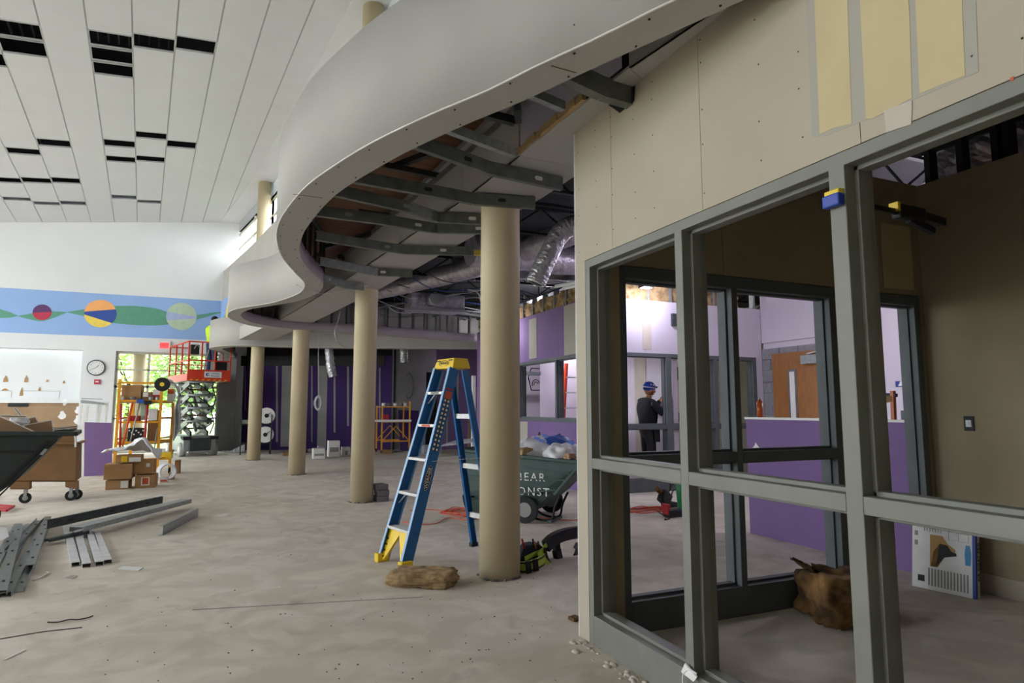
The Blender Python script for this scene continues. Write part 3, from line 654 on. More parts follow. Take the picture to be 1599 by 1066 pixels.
for x0, x1, z0, z1, nm in ((5.3, 8.46, 2.18, 2.24, 'head'), (5.3, 6.53, 0, .2, 'sill'), (6.6, 7.5, 0, .2, 'sill'), (5.3, 6.5, 1.0, 1.075, 'rail'), (6.6, 7.5, 1.0, 1.075, 'rail'), (7.56, 8.4, 1.0, 1.06, 'rail'), (5.3, 5.36, .2, 2.18, 'mullion'), (6.5, 6.6, .0, 2.18, 'mullion'), (7.5, 7.58, 0, 2.18, 'mullion'), (8.38, 8.46, 0, 2.18, 'mullion')):
    MB().box((x0, 8.585, z0), (x1, 8.735, z1)).box((x0-.014, 8.63, z0-.014), (x1+.014, 8.68, z1+.014)).build(nm, 'frame_dk', g4, bevel=.003)
# walls beyond the frames
wf = struct('wall_beyond', MB().box((6.74, 8.74, 0), (6.84, 13.9, 3.2)), 'lilac')
MB().box((6.7305, 9.5, 0), (6.7395, 9.85, 3.0)).build('compound_strip', 'skim_pink', wf)
struct('wall_beyond_right', MB().box((6.84, 10.2, 0), (9.0, 10.3, 3.2)), 'drywall')
wh = sgroup('wall_beyond_far', (6, 14, 0))
MB().box((5.62, 14.9, 0), (9.5, 15.0, 3.3)).build('wall_body', 'lilac', wh)
for x0, x1, z0, z1 in ((5.26, 8.5, 2.14, 2.22), (5.26, 5.36, .0, 2.14)): MB().box((x0, 13.85, z0), (x1, 13.97, z1)).build('frame_bar', 'frame_dk', wh)
a = py(856, 600, 14.9); MB().box((a.x, 14.885, 0), (a.x+.62, 14.9, 2.6)).build('grey_panel', 'grey_wall', wh)
c = py(837, 592, 14.88); m = MB(); hx = [(-.22, .34), (.22, .34), (.36, 0), (.22, -.52), (-.22, -.52), (-.36, 0)]; hx = [(x*.62, z*.66+.06) for x, z in hx]
m.tube([(c.x+x, 14.885, c.z+z) for x, z in hx], .014, 6, closed=True)
for r in (.06, .11): m.tube([(c.x+r*math.cos(t), 14.885, c.z-.14+r*math.sin(t)*1.2) for t in [i*math.pi/8+.3 for i in range(9)]], .01, 5)
hs = m.build('wall_emblem', 'black'); tag(hs, 'black hexagon outline sign on the white wall seen through the window', 'sign')
text('lettering', 'SPORTS', (c.x, 14.88, c.z+.13), (1, 0, 0), (0, 0, 1), .11, 'black', hs)
c = py(850, 622, 14.88); o = MB().box((c.x-.07, 14.86, c.z-.07), (c.x+.07, 14.9, c.z+.07)).build('wall_plate', 'navy_p'); tag(o, 'small dark blue square plate on the white wall right of the hexagon sign', 'wall plate')
text('symbol', '+', (c.x, 14.858, c.z), (1, 0, 0), (0, 0, 1), .12, 'white_pl', o)
# door wall with exposed blocks
wd = sgroup('wall_door', (8.7, 5, 0))
MB().box((8.66, -2, 0), (8.8, 8.6, 4.0)).build('wall_body', 'lilac', wd)
MB().box((8.62, -2, 2.5), (8.66, 8.6, 4.0)).build('plaster_layer', 'lilac', wd); MB().box((8.62, -2, 0), (8.66, 7.3, 2.5)).build('plaster_layer', 'lilac', wd)
random.seed(2)
for r in range(12):
    y = 8.6
    L = .4 if r % 2 else .2
    while y > 7.35:
        y2 = max(7.3, y-L+.01); o_ = random.uniform(0, .006)
        MB().box((8.625-o_, y2, r*.2+.005), (8.662, y, r*.2+.19)).build('concrete_block', 'cmu', wd); y = y2-.01; L = .4
MB().box((8.615, 5.0, 0), (8.622, 5.5, 2.2)).build('paint_patch', 'ply_lt', wd)
struct('wall_strip', MB().box((6.55, .0, 0), (8.6, .1, 4.0)), 'lilac')
dr = sgroup('door_1', (8.5, 7.8, 0))
MB().box((8.54, 7.2, 0), (8.59, 8.3, 2.28)).build('door_leaf', 'door_wood', dr, bevel=.004)
MB().box((8.53, 7.78, .95), (8.54, 7.96, 1.99)).build('vision_frame', 'chrome', dr); MB().box((8.524, 7.82, .99), (8.531, 7.92, 1.95)).build('vision_glass', 'white_pl', dr)
MB().box((8.46, 7.3, 2.06), (8.54, 7.62, 2.2)).build('door_closer', 'galv', dr); MB().bar((8.47, 7.5, 2.22), (8.5, 7.25, 2.26), .02).build('closer_arm', 'galv', dr)
MB().box((8.52, 7.25, 1.0), (8.54, 7.3, 1.6)).build('push_plate', 'yellow_p', dr)
# far purple wall etc.
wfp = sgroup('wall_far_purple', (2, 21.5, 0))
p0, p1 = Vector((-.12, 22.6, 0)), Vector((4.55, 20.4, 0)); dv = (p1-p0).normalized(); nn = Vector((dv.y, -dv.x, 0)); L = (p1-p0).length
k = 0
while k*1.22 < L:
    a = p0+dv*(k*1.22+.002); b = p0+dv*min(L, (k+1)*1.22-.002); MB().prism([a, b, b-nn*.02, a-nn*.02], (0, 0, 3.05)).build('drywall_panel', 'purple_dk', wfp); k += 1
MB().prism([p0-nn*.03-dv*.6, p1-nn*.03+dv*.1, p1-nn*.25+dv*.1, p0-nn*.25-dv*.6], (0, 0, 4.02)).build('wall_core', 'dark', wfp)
def onfp(x, y): return on(x, y, p0, nn)
for x0, x1, yt, yb, m_ in ((441, 456, 556, 697, 'grey_wall'), (498, 512, 558, 700, 'grey_wall'), (431, 434, 568, 690, 'grey_wall'), (542, 545, 572, 665, 'grey_wall'), (486, 488, 570, 690, 'grey_wall'), (382, 384, 560, 640, 'purple'), (592, 594, 574, 655, 'grey_wall'), (521, 524, 585, 675, 'grey_wall'), (371, 374, 565, 700, 'purple')):
    a = onfp(x0, yt); b = onfp(x1, yt); c = onfp(x1-3*(x1-x0 > 8), yb); d = onfp(x0-3*(x1-x0 > 8), yb)
    MB().prism([a, b, c, d], nn*.008).build('compound_strip', m_, wfp)
MB().prism([p0+nn*.02+Vector((0, 0, 2.72)), p0+dv*4.9+nn*.02+Vector((0, 0, 2.72)), p0+dv*4.9+Vector((0, 0, 3.05))+nn*.02, p0+nn*.02+Vector((0, 0, 3.05))], nn*.02).build('black_strip', 'black', wfp)  # black strip along the top of the purple panels
struct('wall_column_grey', MB().box((-.62, 21.9, 0), (-.12, 22.6, 3.1)), 'grey_wall')
m = MB().prism([p1, (p1.x+1.6, p1.y+.3, 0), (p1.x+1.6, p1.y+.4, 0), (p1.x, p1.y+.1, 0)], (0, 0, 3.6)); wg = struct('wall_far_grey', m, 'grey_wall')
c = py(640, 602, 20.35); m = MB().tube([(c.x+.14*math.cos(t), 20.5+.0*t, c.z+.42*math.sin(t)) for t in [i*math.pi/12 for i in range(24)]], .012, 5, closed=True); o = m.build('oval_ring', 'galv_dk'); tag(o, 'tall thin oval outline on the grey far wall', 'sign')
m = MB(); m.box((5.9, 19.9, 0), (9.5, 20.0, 3.6)); wpf = struct('wall_far_right', m, 'purple')
for x in (6.6, 6.25): MB().box((x, 19.893, .1), (x+.05, 19.9, 2.6)).build('compound_strip', 'skim_grey', wpf)
MB().box((7.0, 19.86, 0), (7.5, 19.9, 2.05)).build('brown_panel', 'brown_wall', wpf)
MB().box((5.55, 19.85, 0), (5.9, 19.9, 2.5)).build('dark_opening', 'dark', wpf)
c = sgroup('door_2', (5.3, 13.6, 0)); MB().box((5.02, 13.98, 0), (5.1, 14.05, 2.1)).build('door_jamb', 'white_pl', c)

# insulated duct work above
def duct(pts, r, m_, nm, label, cat='duct', group=None, ring=True):
    m = MB(); P = catmull(pts, 8); rs = [r*(1+.05*math.sin(i*2.3)+random.uniform(-.03, .03)) for i in range(len(P))] if ring else r
    m.tube(P, rs, 18); o = m.build(nm, m_); tag(o, label, cat, group)
    return o
random.seed(5)
def along(pts, n):
    P = catmull(pts, 10); return P
fp = [pz(925, 352, 3.62), px(880, 352, 2.9), on(860, 375, (2.9, 5, 0), (1, .3, 0)), on(846, 410, (2.9, 5, 0), (1, .3, 0)), on(837, 440, (2.9, 5, 0), (1, .3, 0))]
Q = [on(x, y, (2.75, 5.5, 0), (.5, .86, 0)) for x, y in ((925, 350), (893, 352), (872, 368), (858, 395), (846, 420), (837, 441))]
t = thing('flexible_duct', Q[-1], 'crinkled silver flexible duct hanging open beside the nearest column', 'duct')
Q = [Vector((Q[0].x+.1, Q[0].y, 4.02))]+Q; P = catmull(Q, 14); m = MB(); rs = [.1*(1+.012*math.sin(i*1.9)+random.uniform(-.03, .03)) for i in range(len(P))]; m.tube(P, rs, 22); m.build('duct_sleeve', 'foil', t)
e_ = P[-1]; dd = (P[-1]-P[-2]).normalized(); MB().cyl(e_+dd*.002, e_+dd*.012, .07, n=20).build('duct_mouth', 'dark', t)
MB().tube([e_+dd*.004+(dd.cross(Vector((0, 1, 0))).normalized()*math.cos(a)+dd.cross(dd.cross(Vector((0, 1, 0)))).normalized()*math.sin(a))*.086 for a in [i*math.pi/10 for i in range(20)]], .008, 5, closed=True).build('wire_end', 'white_pl', t)
random.seed(9)
duct([(2.9, 8.2, 3.55), (5, 8.4, 3.6), (8, 8.3, 3.55)], .22, 'foil_lt', 'insulated_duct', 'fat foil wrapped duct running behind the hanging flexible duct')
duct([(3.2, 9.9, 3.75), (5, 9.6, 3.75), (9, 9.4, 3.75)], .2, 'duct', 'insulated_duct', 'dark grey round duct above the foil wrapped duct')
duct([(2.2, 12.5, 3.6), (3.4, 9.4, 3.6), (4.0, 6.5, 3.65), (4.1, 3.6, 3.65)], .17, 'foil_lt', 'insulated_duct', 'foil duct running toward the near wall above the tote')
t = thing('duct_plenum', (4.2, 12.2, 3.3), 'boxy foil plenum with cables left of the near column high up', 'duct')
MB().box((3.0, 11.9, 3.28), (4.1, 12.5, 3.6)).build('plenum_box', 'foil_lt', t, bevel=.02); MB().box((2.95, 11.88, 3.25), (4.15, 11.92, 3.3)).build('plenum_flange', 'galv', t)
MB().cyl((3.4, 11.6, 3.45), (3.4, 11.9, 3.45), .12).build('plenum_collar', 'galv', t)
for i, (a, b, y, z) in enumerate(((1.4, 9, 15.2, 3.75), (1.3, 9, 16.6, 3.8))):
    tag(MB().box((a, y, z-.15), (b, y+.35, z+.1)).build('sheet_duct', 'duct'), ('long sheet metal duct nearer the far bulkhead', 'long sheet metal duct behind the far column')[i], 'duct')
def two_duct(x, y0, y1, x2, Y, label):
    a = py(x, y0-25, Y); b = py((x+x2)/2, (y0+y1)/2, Y); c = py(x2, y1, Y); random.seed(x)
    t = thing('hanging_duct', c, label, 'duct', 'short ducts hanging in the far room'); P = catmull([Vector((a.x, a.y+.1, 4.03)), a, b, c], 14)
    MB().tube(P, [.115*(1+.1*math.sin(i*2.1)+random.uniform(-.07, .07)) for i in range(len(P))], 14).build('duct_sleeve', 'foil', t)
    d = (P[-1]-P[-2]).normalized(); MB().cyl(P[-1]+d*.004, P[-1]+d*.012, .09, n=14).build('duct_mouth', 'dark', t)
two_duct(512, 548, 588, 520, 18.0, 'bent silver duct hanging in front of the dark purple wall')
two_duct(630, 546, 566, 631, 18.2, 'short silver duct hanging left of the blue step ladder top')
# conduit loop and coil
def wire(pts, r, m_, nm, label, cat, k=8):
    o = MB().tube(catmull(pts, k), r, 6).build(nm, m_); return tag(o, label, cat)
wire([py(x, y, 11.5) for x, y in ((531, 485), (528, 500), (523, 515), (524, 527), (530, 537), (539, 542))], .007, 'galv', 'loose_conduit', 'thin curved grey cable dangling below the far bulkhead lip', 'cable')
wire([py(x, y, 9.0) for x, y in ((460, 444), (500, 458), (540, 452), (600, 440), (650, 418), (690, 393), (722, 366), (740, 352))], .005, 'wire_w', 'sagging_cable', 'white sagging cable below the bent studs', 'cable')
wire([py(x, y, 10) for x, y in ((730, 452), (745, 456), (751, 470), (752, 490))], .012, 'wire_w', 'bent_conduit', 'white bent conduit dropping left of the near column', 'conduit')
wire([py(x, y, 12) for x, y in ((690, 476), (720, 484), (752, 487))], .006, 'wire_w', 'thin_cable', 'pale thin cable just above the lilac end of the bulkhead', 'cable')
t = thing('cable_coil', py(497, 638, 17), 'white looped cable coil hanging between the third and fourth columns', 'cable coil')
MB().tube([Vector((py(497, 548, 17).x, 17, 4.02)), py(497, 548, 17), py(497, 618, 17)], .006, 6).build('drop_cable', 'wire_w', t)
random.seed(12); m = MB()
for i in range(7):
    c = py(497+random.uniform(-1.5, 1.5), 629, 17+random.uniform(-.06, .06)); a = random.uniform(.05, .11); b = random.uniform(.14, .2)
    m.tube([c+Vector((a*math.cos(t_), random.uniform(-.02, .02), b*math.sin(t_))) for t_ in [j*math.pi/8 for j in range(16)]], .008, 5, closed=True)
m.build('cable_loops', 'wire_w', t)
# hanging mess: small hangers, rods, spiky wires in the dark plenum
random.seed(21)
for i in range(14):
    x = random.uniform(2.6, 6.5); y = random.uniform(9.5, 15.5); l = random.uniform(.2, .55)
    tag(MB().cyl((x, y, 4.0), (x+random.uniform(-.05, .05), y, 4.0-l), .006, n=6).build('hanger_rod', 'galv'), 'thin hanger rod in the dark space above the ducts', 'rod', 'rods in the dark ceiling void')
for i in range(9):
    y = 9.6+i*.6; P = [(2.4+random.uniform(0, .5), y, 3.5), (3.2, y+.3, 3.38+random.uniform(0, .1)), (4.2, y+.1, 3.5), (5.0, y+.2, 3.42)]
    tag(MB().tube(catmull(P, 5), .008, 5).build('loose_cable', random.choice(['navy_p', 'galv', 'wire_w', 'cord'])), 'loose cable strung across the dark ceiling void', 'cable', 'cables in the dark ceiling void')
for x0, y0, x1, y1, z in ((588, 493, 752, 508, 3.5), (600, 500, 752, 515, 3.45), (690, 490, 660, 500, 3.5), (735, 495, 700, 510, 3.5), (590, 480, 752, 452, 3.5)):
    a, b = pz(x0, y0, z), pz(x1, y1, z); tag(MB().bar(a, b, .04, .03).build('ceiling_runner', 'galv'), 'bare galvanised ceiling runner '+{588: 'nearest the far bulkhead lip', 600: 'second above the far bulkhead lip', 690: 'short diagonal, left of centre', 735: 'short diagonal beside the near column', 590: 'highest, slanting behind the third column'}[x0], 'runner', 'ceiling runners above the bulkhead')
a = px(718, 393, 2.7); b = px(750, 393, 2.9); tag(MB().bar(pz(716, 393, 3.1), pz(762, 396, 3.1), .05, .055).build('yellow_tag', 'yellow_p'), 'yellow taped tag on a pipe left of the near column', 'tag')
for i, (x0, y0, x1, y1) in enumerate(((868, 447, 905, 440), (880, 450, 910, 444))):
    a, b = px(x0, y0, 3.6), px(x1, y1, 3.6); tag(MB().cyl(a, b, .022, n=10).build('white_pipe', 'wire_w'), ('white pipe end in the foil duct area', 'second white pipe end with yellow band near foil duct')[i], 'pipe')
# work light, then unseen lamps added to light the inner rooms
t = thing('work_light', (6.0, 8.3, 3.3), 'small bright LED work light high on the lilac wall above the helmeted worker', 'lamp')
lp = py(1010, 447, 8.35)
MB().box((lp.x-.1, 8.3, lp.z-.02), (lp.x+.1, 8.44, lp.z+.06)).build('lamp_housing', 'black', t)
MB().box((lp.x-.08, 8.32, lp.z-.026), (lp.x+.08, 8.42, lp.z-.02)).build('lamp_lens', 'lamp', t)
def plight(p, e, c, r=.12):
    d = bpy.data.lights.new('room_light', 'POINT'); d.energy = e; d.color = c; d.shadow_soft_size = r; o = bpy.data.objects.new('room_light', d); col.objects.link(o); o.location = p
plight((lp.x, 8.15, lp.z-.1), 38, (.82, .8, 1)); plight((7.4, 4.6, 3.0), 85, (.93, .84, 1)); plight((5.9, 12.2, 3.2), 90, (.95, .92, 1)); plight((4.75, 11.75, 2.85), 20, (.93, .88, 1)); plight((7.9, 9.3, 2.9), 16, (1, .96, .9))  # first belongs to the work light; the rest are fill without a visible source
for p, wd in (((7.4, 4.6, 3.12), 'over the half wall room'), ((5.9, 12.2, 3.3), 'in the room behind the purple partition'), ((4.75, 11.75, 2.95), 'in front of the purple partition, behind the near column')):
    t = thing('added_fill_lamp', p, 'unseen fill lamp added '+wd, 'lamp'); MB().ball(p, .05, 8).build('bulb', 'lamp', t); MB().cyl((p[0], p[1], p[2]+.04), (p[0], p[1], 4.02), .015, n=8).build('socket_cord', 'cord', t)  # glowing balls on cords, added out of view to brighten these rooms
# ================================================================== THINGS ON THE FLOOR AND IN THE ROOMS
# --- blue step ladder -------------------------------------------------
FL = pz(597, 881); FR = pz(633, 890.5)
lt = thing('step_ladder', (FL+FR)/2, 'blue fibreglass step ladder with yellow top standing open on the floor', 'ladder')
lx = Vector((.27, -.963, 0)).normalized(); BW, TW = .42, .28; ctr = FR-lx*BW/2; HT = 1.755; ly = Vector((-lx.y, lx.x, 0)); ly = ly if ly.x > 0 else -ly
run_ = .53; topc = ctr+ly*run_+Vector((0, 0, HT))
def fr(t, s): # point on front rail, t 0 bottom 1 top
    return ctr+lx*(s*(BW+(TW-BW)*t)/2)+ly*(run_*t)+Vector((0, 0, HT*t))
def rr(t, s):
    return ctr+ly*.98+lx*(s*(BW*.9+(TW*.9-BW*.9)*t)/2)-ly*((.98-run_-.1)*t)+Vector((0, 0, HT*t))
for s in (-1, 1):
    d = (fr(1, s)-fr(0, s)).normalized(); nrm = d.cross(lx).normalized()
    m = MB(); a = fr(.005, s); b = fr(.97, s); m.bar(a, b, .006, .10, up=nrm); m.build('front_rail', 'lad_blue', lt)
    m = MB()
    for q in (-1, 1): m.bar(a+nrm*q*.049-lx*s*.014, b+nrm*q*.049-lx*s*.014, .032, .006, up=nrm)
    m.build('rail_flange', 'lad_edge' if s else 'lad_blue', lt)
    m = MB(); a = rr(.0, s); b = rr(.96, s); m.bar(a, b, .004, .065, up=nrm); 
    for q in (-1, 1): m.bar(a+nrm*q*.031-lx*s*.012, b+nrm*q*.031-lx*s*.012, .024, .005, up=nrm)
    m.build('rear_rail', 'lad_blue', lt)
    f = MB(TR(fr(0, s)-Vector((0, 0, 0)), math.atan2(lx.y, lx.x))); f.box((-.034, -.055, 0), (.034, .055, .075)); f.build('foot', 'lad_yel', lt, bevel=.006)
    f = MB(TR(rr(0, s), math.atan2(lx.y, lx.x))); f.box((-.025, -.04, 0), (.025, .04, .04)); f.build('foot', 'black', lt, bevel=.006)
for i in range(5):
    t = (i+1)*.3048/HT*.97; a = fr(t, -1)+lx*.006; b = fr(t, 1)-lx*.006; m = MB(); m.bar(a-ly*.01, b-ly*.01, .085, .024); st_ = m.build('step', 'alu', lt, bevel=.003)
    for s, p in ((-1, a), (1, b)): MB().bar(p+lx*(-s)*.002-Vector((0, 0, .01)), p-lx*s*.07-Vector((0, 0, .012))+lx*0+ly*.0, .012, .004).build('step_bolt', 'alu', lt)
    if i in (0, 1, 4): 
        for s, p in ((-1, a), (1, b)): 
            t2 = t-.055; MB().bar(fr(t2, s)-lx*s*.004, p-lx*s*.075-Vector((0, 0, .012)), .018, .004).build('step_brace', 'alu', lt)
    if i in (3, 4): MB().bar(a.lerp(b, .28)-ly*.054-Vector((0,0,0)), a.lerp(b, .72)-ly*.054, .002, .02).build('step_label', 'sticker' if i == 3 else 'print', lt)
# yellow kick plates on the bottom step
for s in (-1, 1):
    a = fr(.01, s)-lx*s*.01; b = fr(.165, s)-lx*s*.2; c = fr(.165, s)-lx*s*.01
    m = MB(); m.prism([a+ly*.0, a-lx*s*.05, b-lx*s*.03, c-lx*s*.0, c], -ly*.02+Vector((0, 0, .006))); kb = m.build('foot_brace', 'lad_yel', lt)
    if s < 0:
        m = MB()
        for j in range(4): c2 = fr(.03+.028*j, s)+lx*.03-ly*.024; m.bar(c2-lx*.012, c2+lx*.016, .006, .012)
        m.build('brace_slot', 'black', kb)
for i in range(3):
    t = (.18, .45, .72)[i]; a = rr(t, -1); b = rr(t, 1); MB().bar(a, b, .03, .045).build('rear_brace', 'alu', lt)
a = fr(.62, 1); b = rr(.62, 1)
for s in (-1, 1): MB().bar(fr(.5, s), rr(.5, s), .015, .004).build('spreader', 'alu', lt)
m = MB(); TT = basis(topc, lx, ly, (0, 0, 1)); m = MB(TT)
w1, w2 = .165, .145
m.add([(-w1, -.05, -.05), (w1, -.05, -.05), (w1, .15, -.05), (-w1, .15, -.05), (-w2, -.02, .045), (w2, -.02, .045), (w2, .13, .045), (-w2, .13, .045)], [(0, 3, 2, 1), (4, 5, 6, 7), (0, 1, 5, 4), (1, 2, 6, 5), (2, 3, 7, 6), (3, 0, 4, 7)])
tp = m.build('top_cap', 'lad_yel', lt, bevel=.006)
def T3(p): return TT @ Vector(p)
fn = Vector((0, -.095, .03)).normalized(); 
m = MB(); m.tube([T3((.085*math.cos(t), -.0365-.0+.0-.003-(-.0)+.0158*math.sin(t)*.55*1.0*0 + .03*0-.0006, 0+.026*math.sin(t))) for t in [i*math.pi/12 for i in range(24)]], .0022, 5, closed=True); m.build('logo_oval', 'black', tp)
text('lettering', 'WERNER', T3((0, -.0385, 0)), ly.cross(Vector((0, 0, 1))) if lx.dot(ly.cross(Vector((0, 0, 1)))) > 0 else lx, (0, 0, 1), .034, 'black', tp)
for x in (-.11, .1): MB(TT).box((x-.03, -.032, .022), (x+.03, -.026, .032)).build('cap_slot', 'black', tp)
for (y, z) in ((.02, .02), (.07, .01), (.04, -.03), (.12, -.025)): MB(TT).cyl((w1-.012-.02*(z+.05)/.1, y, z), (w1-.002-.02*(z+.05)/.1, y, z), .005, n=8).build('cap_rivet', 'print', tp)
# decals on the right front rail's outer face
d = (fr(1, 1)-fr(0, 1)).normalized(); nrm = d.cross(lx).normalized(); nrm = nrm if nrm.y > 0 else -nrm
oo = lx*.0045
c = fr(.83, 1)+oo; MB().bar(c-d*.035, c+d*.035, .001, .07, up=nrm).build('warning_decal', 'sticker', lt)
c = fr(.86, 1)+oo*1.2; MB().bar(c-d*.006, c+d*.008, .0012, .072, up=nrm).build('warning_decal', 'red', lt)
for i in range(12):
    c = fr(.80-.022*i, 1)+oo
    MB().bar(c-d*.016, c+d*.016, .001, .066, up=nrm).build('pictogram_strip', 'black', lt)
    for q in (-.018, .018): MB().bar(c+nrm*q-d*.01+oo*.2, c+nrm*q+d*.01+oo*.2, .001, .02, up=nrm).build('pictogram', 'white_pl', lt)
c = fr(.42, 1)+oo
MB().prism([c+d*.115*math.cos(t)+nrm*.032*math.sin(t) for t in [i*math.pi/14 for i in range(28)]], lx*.0008).build('oval_decal', 'black', lt)
MB().tube([c+lx*.001+d*.108*math.cos(t)+nrm*.027*math.sin(t) for t in [i*math.pi/14 for i in range(28)]], .0016, 4, closed=True).build('oval_line', 'white_pl', lt)
text('lettering', 'WERNER', c+lx*.0012, d, -nrm if d.cross(-nrm).dot(lx) > 0 else nrm, .046, 'white_pl', lt)
# --- mineral wool chunk by the ladder
def chunk(o, size, rz, seed, m_, name, label, flap=None, tip=0):
    rnd = random.Random(seed); T = TR(o, rz); m = MB(T); sx, sy, sz = size; n = 14
    from mathutils import noise as nz
    def f(u, v):
        t = u*2*math.pi; ph = v*math.pi; d = Vector((math.cos(t)*math.sin(ph), math.sin(t)*math.sin(ph), math.cos(ph)))
        k = max(abs(d.x), abs(d.y), abs(d.z)); p = d/k**.85
        q = p+nz.noise_vector(p*1.7+Vector((seed, 0, 0)))*.22+nz.noise_vector(p*5+Vector((seed, 5, 0)))*.07+nz.noise_vector(p*13+Vector((seed, 5, 0)))*.03
        return Vector((q.x*sx, q.y*sy, max(0, sz+q.z*sz+tip*q.x)))
    m.grid(f, 72, 36)
    if flap:
        m.grid(lambda u, v: Vector(flap[0]).lerp(Vector(flap[1]), u)+Vector((0, (v-.5)*flap[2]*(1-u*.8), .03*math.sin(v*3.1)*(1-u)+rnd.uniform(-.012, .012))), 14, 8)
        m.grid(lambda u, v: Vector(flap[0]).lerp(Vector(flap[1]), u)+Vector((0.03*(1-u), (v-.5)*flap[2]*(1-u*.8), -.05*(1-u)+rnd.uniform(-.012, .012))), 14, 8)
    o_ = m.build(name, m_); return tag(o_, label, 'insulation')
a, b = pz(602, 912), pz(711, 912); chunk(pz(660, 911), (.25, .15, .052), YAW*-1-.08, 3, 'wool', 'mineral_wool_chunk', 'flat torn slab of brown mineral wool on the floor in front of the ladder')
chunk(Vector((3.57, 2.99, 0)), (.21, .19, .15), -.25, 9, 'wool_dk', 'mineral_wool_chunk', 'larger dark brown mineral wool piece lying against the inner frame', flap=((-.02, .06, .24), (-.26, .10, .37), .3))
# --- green tilt truck "BEAR CONST"
u0 = Vector((2.52, 7.62, 0)); u1 = Vector((3.72, 6.28, 0)); ud = (u1-u0).normalized(); un = Vector((-ud.y, ud.x, 0)); un = un if un.y > 0 else -un   # un away from camera
def tp_(x, y, dep=0): return on(x, y, u0+un*dep, un)
tt = thing('tilt_truck', tp_(824, 801), 'dark green tilt truck stencilled in white, heaped with rubbish bags behind the near column', 'cart')
def hull(px_pts, depth, inset=.06, T=None):
    P = [tp_(*p) for p in px_pts]; return P
prof = [(722, 702), (725, 770), (729, 785), (737, 802), (750, 809), (790, 806), (824, 801), (860, 770), (893, 734), (907, 722), (907, 716), (722, 694)]
P = hull(prof, 0); m = MB(); DEP = .78
m.prism(P[:-2]+[P[-2]], un*DEP) if 0 else None
# open-topped body: side walls, end walls, floor
side = P[:10]; ns = [p+un*(.05 if i in (2, 3, 4, 5, 6, 7) else 0) for i, p in enumerate(side)]; fs = [p+un*(DEP-(.05 if i in (2, 3, 4, 5, 6, 7) else 0)) for i, p in enumerate(side)]
nsd = len(ns); m.add(ns, [tuple(range(nsd))]); m.add(fs, [tuple(range(nsd))])
m.add(ns+fs, [(i, i+1, nsd+i+1, nsd+i) for i in range(nsd-1)])
bo = m.build('body_shell', 'tote', tt); s = bo.modifiers.new('s', 'SOLIDIFY'); s.thickness = .012
rimp = [P[0]+Vector((0, 0, .0)), P[9]]
m = MB(); a, b = P[0], P[9]; c4 = [a-ud*.03-un*.03, b+ud*.03-un*.03, b+ud*.03+un*(DEP+.03), a-ud*.03+un*(DEP+.03)]
for i in range(4): m.bar(c4[i], c4[(i+1) % 4], .055, .04)
m.build('rim', 'tote', tt, bevel=.01)
m = MB()
for (xa, ya), (xb, yb) in (((728, 716), (905, 742)), ((727, 742), (884, 750)), ((731, 778), (868, 765))): m.bar(tp_(xa, ya)-un*.002, tp_(xb, yb)-un*.002, .012, .018)
m.bar(tp_(866, 772)-un*.012, tp_(904, 727)-un*.012, .03, .03)
m.build('moulded_rib', 'tote', tt, bevel=.004)
m = MB(); m.tube(catmull([tp_(725, 772)-un*.03, tp_(729, 790)-un*.03, tp_(741, 806)-un*.03, tp_(770, 812)-un*.03, tp_(830, 812)-un*.03], 5), .013, 8); m.tube(catmull([tp_(725, 772, DEP)+un*.03, tp_(741, 806, DEP), tp_(830, 812, DEP)], 5), .013, 8); m.tube([tp_(725, 773)-un*.03, tp_(742, 775)-un*.03], .013, 8)
m.build('frame_tube', 'black', tt)
for dd_, nm in ((-.03, 0), (DEP+.03, 1)):
    c = tp_(822, 812)+un*dd_; c.z = .155; w_ = thing if 0 else None
    o = MB().cyl(c-un*.025, c+un*.025, .155, n=32).build('wheel', 'rubber', tt); MB().cyl(c-un*.03, c+un*.03, .085, n=20).build('wheel_hub', 'print', o)
for k, dd_ in ((0, .04), (1, .3)):
    a = tp_(868, 772)+un*dd_; b = tp_(856, 818)+un*dd_; b.z = .05; c = tp_(835, 822)+un*dd_; c.z = .05; e = tp_(818, 806)+un*dd_; e.z = .13
    MB().tube(catmull([tp_(873, 773)+un*dd_, a.lerp(b, .5)+ud*.02, b+ud*.02, c, e], 6), .014, 8).build('rest_leg', 'black', tt)
a = tp_(858, 820); a.z = .035; MB().bar(a+un*.0, a+un*.36, .05, .03).build('leg_foot', 'galv_dk', tt)
TX = tp_(851, 746); up2 = Vector((0, 0, 1))
tilt = (tp_(853, 746)-tp_(813, 745)).normalized()
text('lettering', 'BEAR', tp_(829, 745)-un*.006, ud, up2, .135, 'white_pl', tt, space=1.25); text('lettering', 'CONST', tp_(826, 767.5)-un*.006, ud, up2, .135, 'white_pl', tt, space=1.25)
# rubbish in it
random.seed(31)
c0 = tp_(858, 694, .38)
def bagmesh(c, r, seed, name, m_, label, sq=.6):
    from mathutils import noise as nz
    m = MB(); m.ball(c, r, 22, fn=lambda d: 1+.22*nz.noise(d*2.2+Vector((seed, 0, 0)))+.10*abs(nz.noise(d*6+Vector((seed, 3, 0))))+.035*nz.noise(d*17)); o = m.build(name, m_); return tag(o, label, 'bag')
b1 = bagmesh(tp_(840, 700, .34)+Vector((0, 0, -.05)), (.34, .26, .19), 1, 'rubbish_bag', 'bag', 'bulging white plastic sack with blue print on the green tilt truck')
bagmesh(tp_(880, 706, .22)+Vector((0, 0, -.03)), (.24, .2, .14), 7, 'rubbish_bag', 'bag', 'crumpled translucent sack at the right end of the green tilt truck')
bagmesh(tp_(866, 692, .45)+Vector((0, 0, -.05)), (.26, .22, .14), 11, 'rubbish_bag', 'bag_blue', 'blue plastic sack showing behind the white sacks in the green tilt truck')
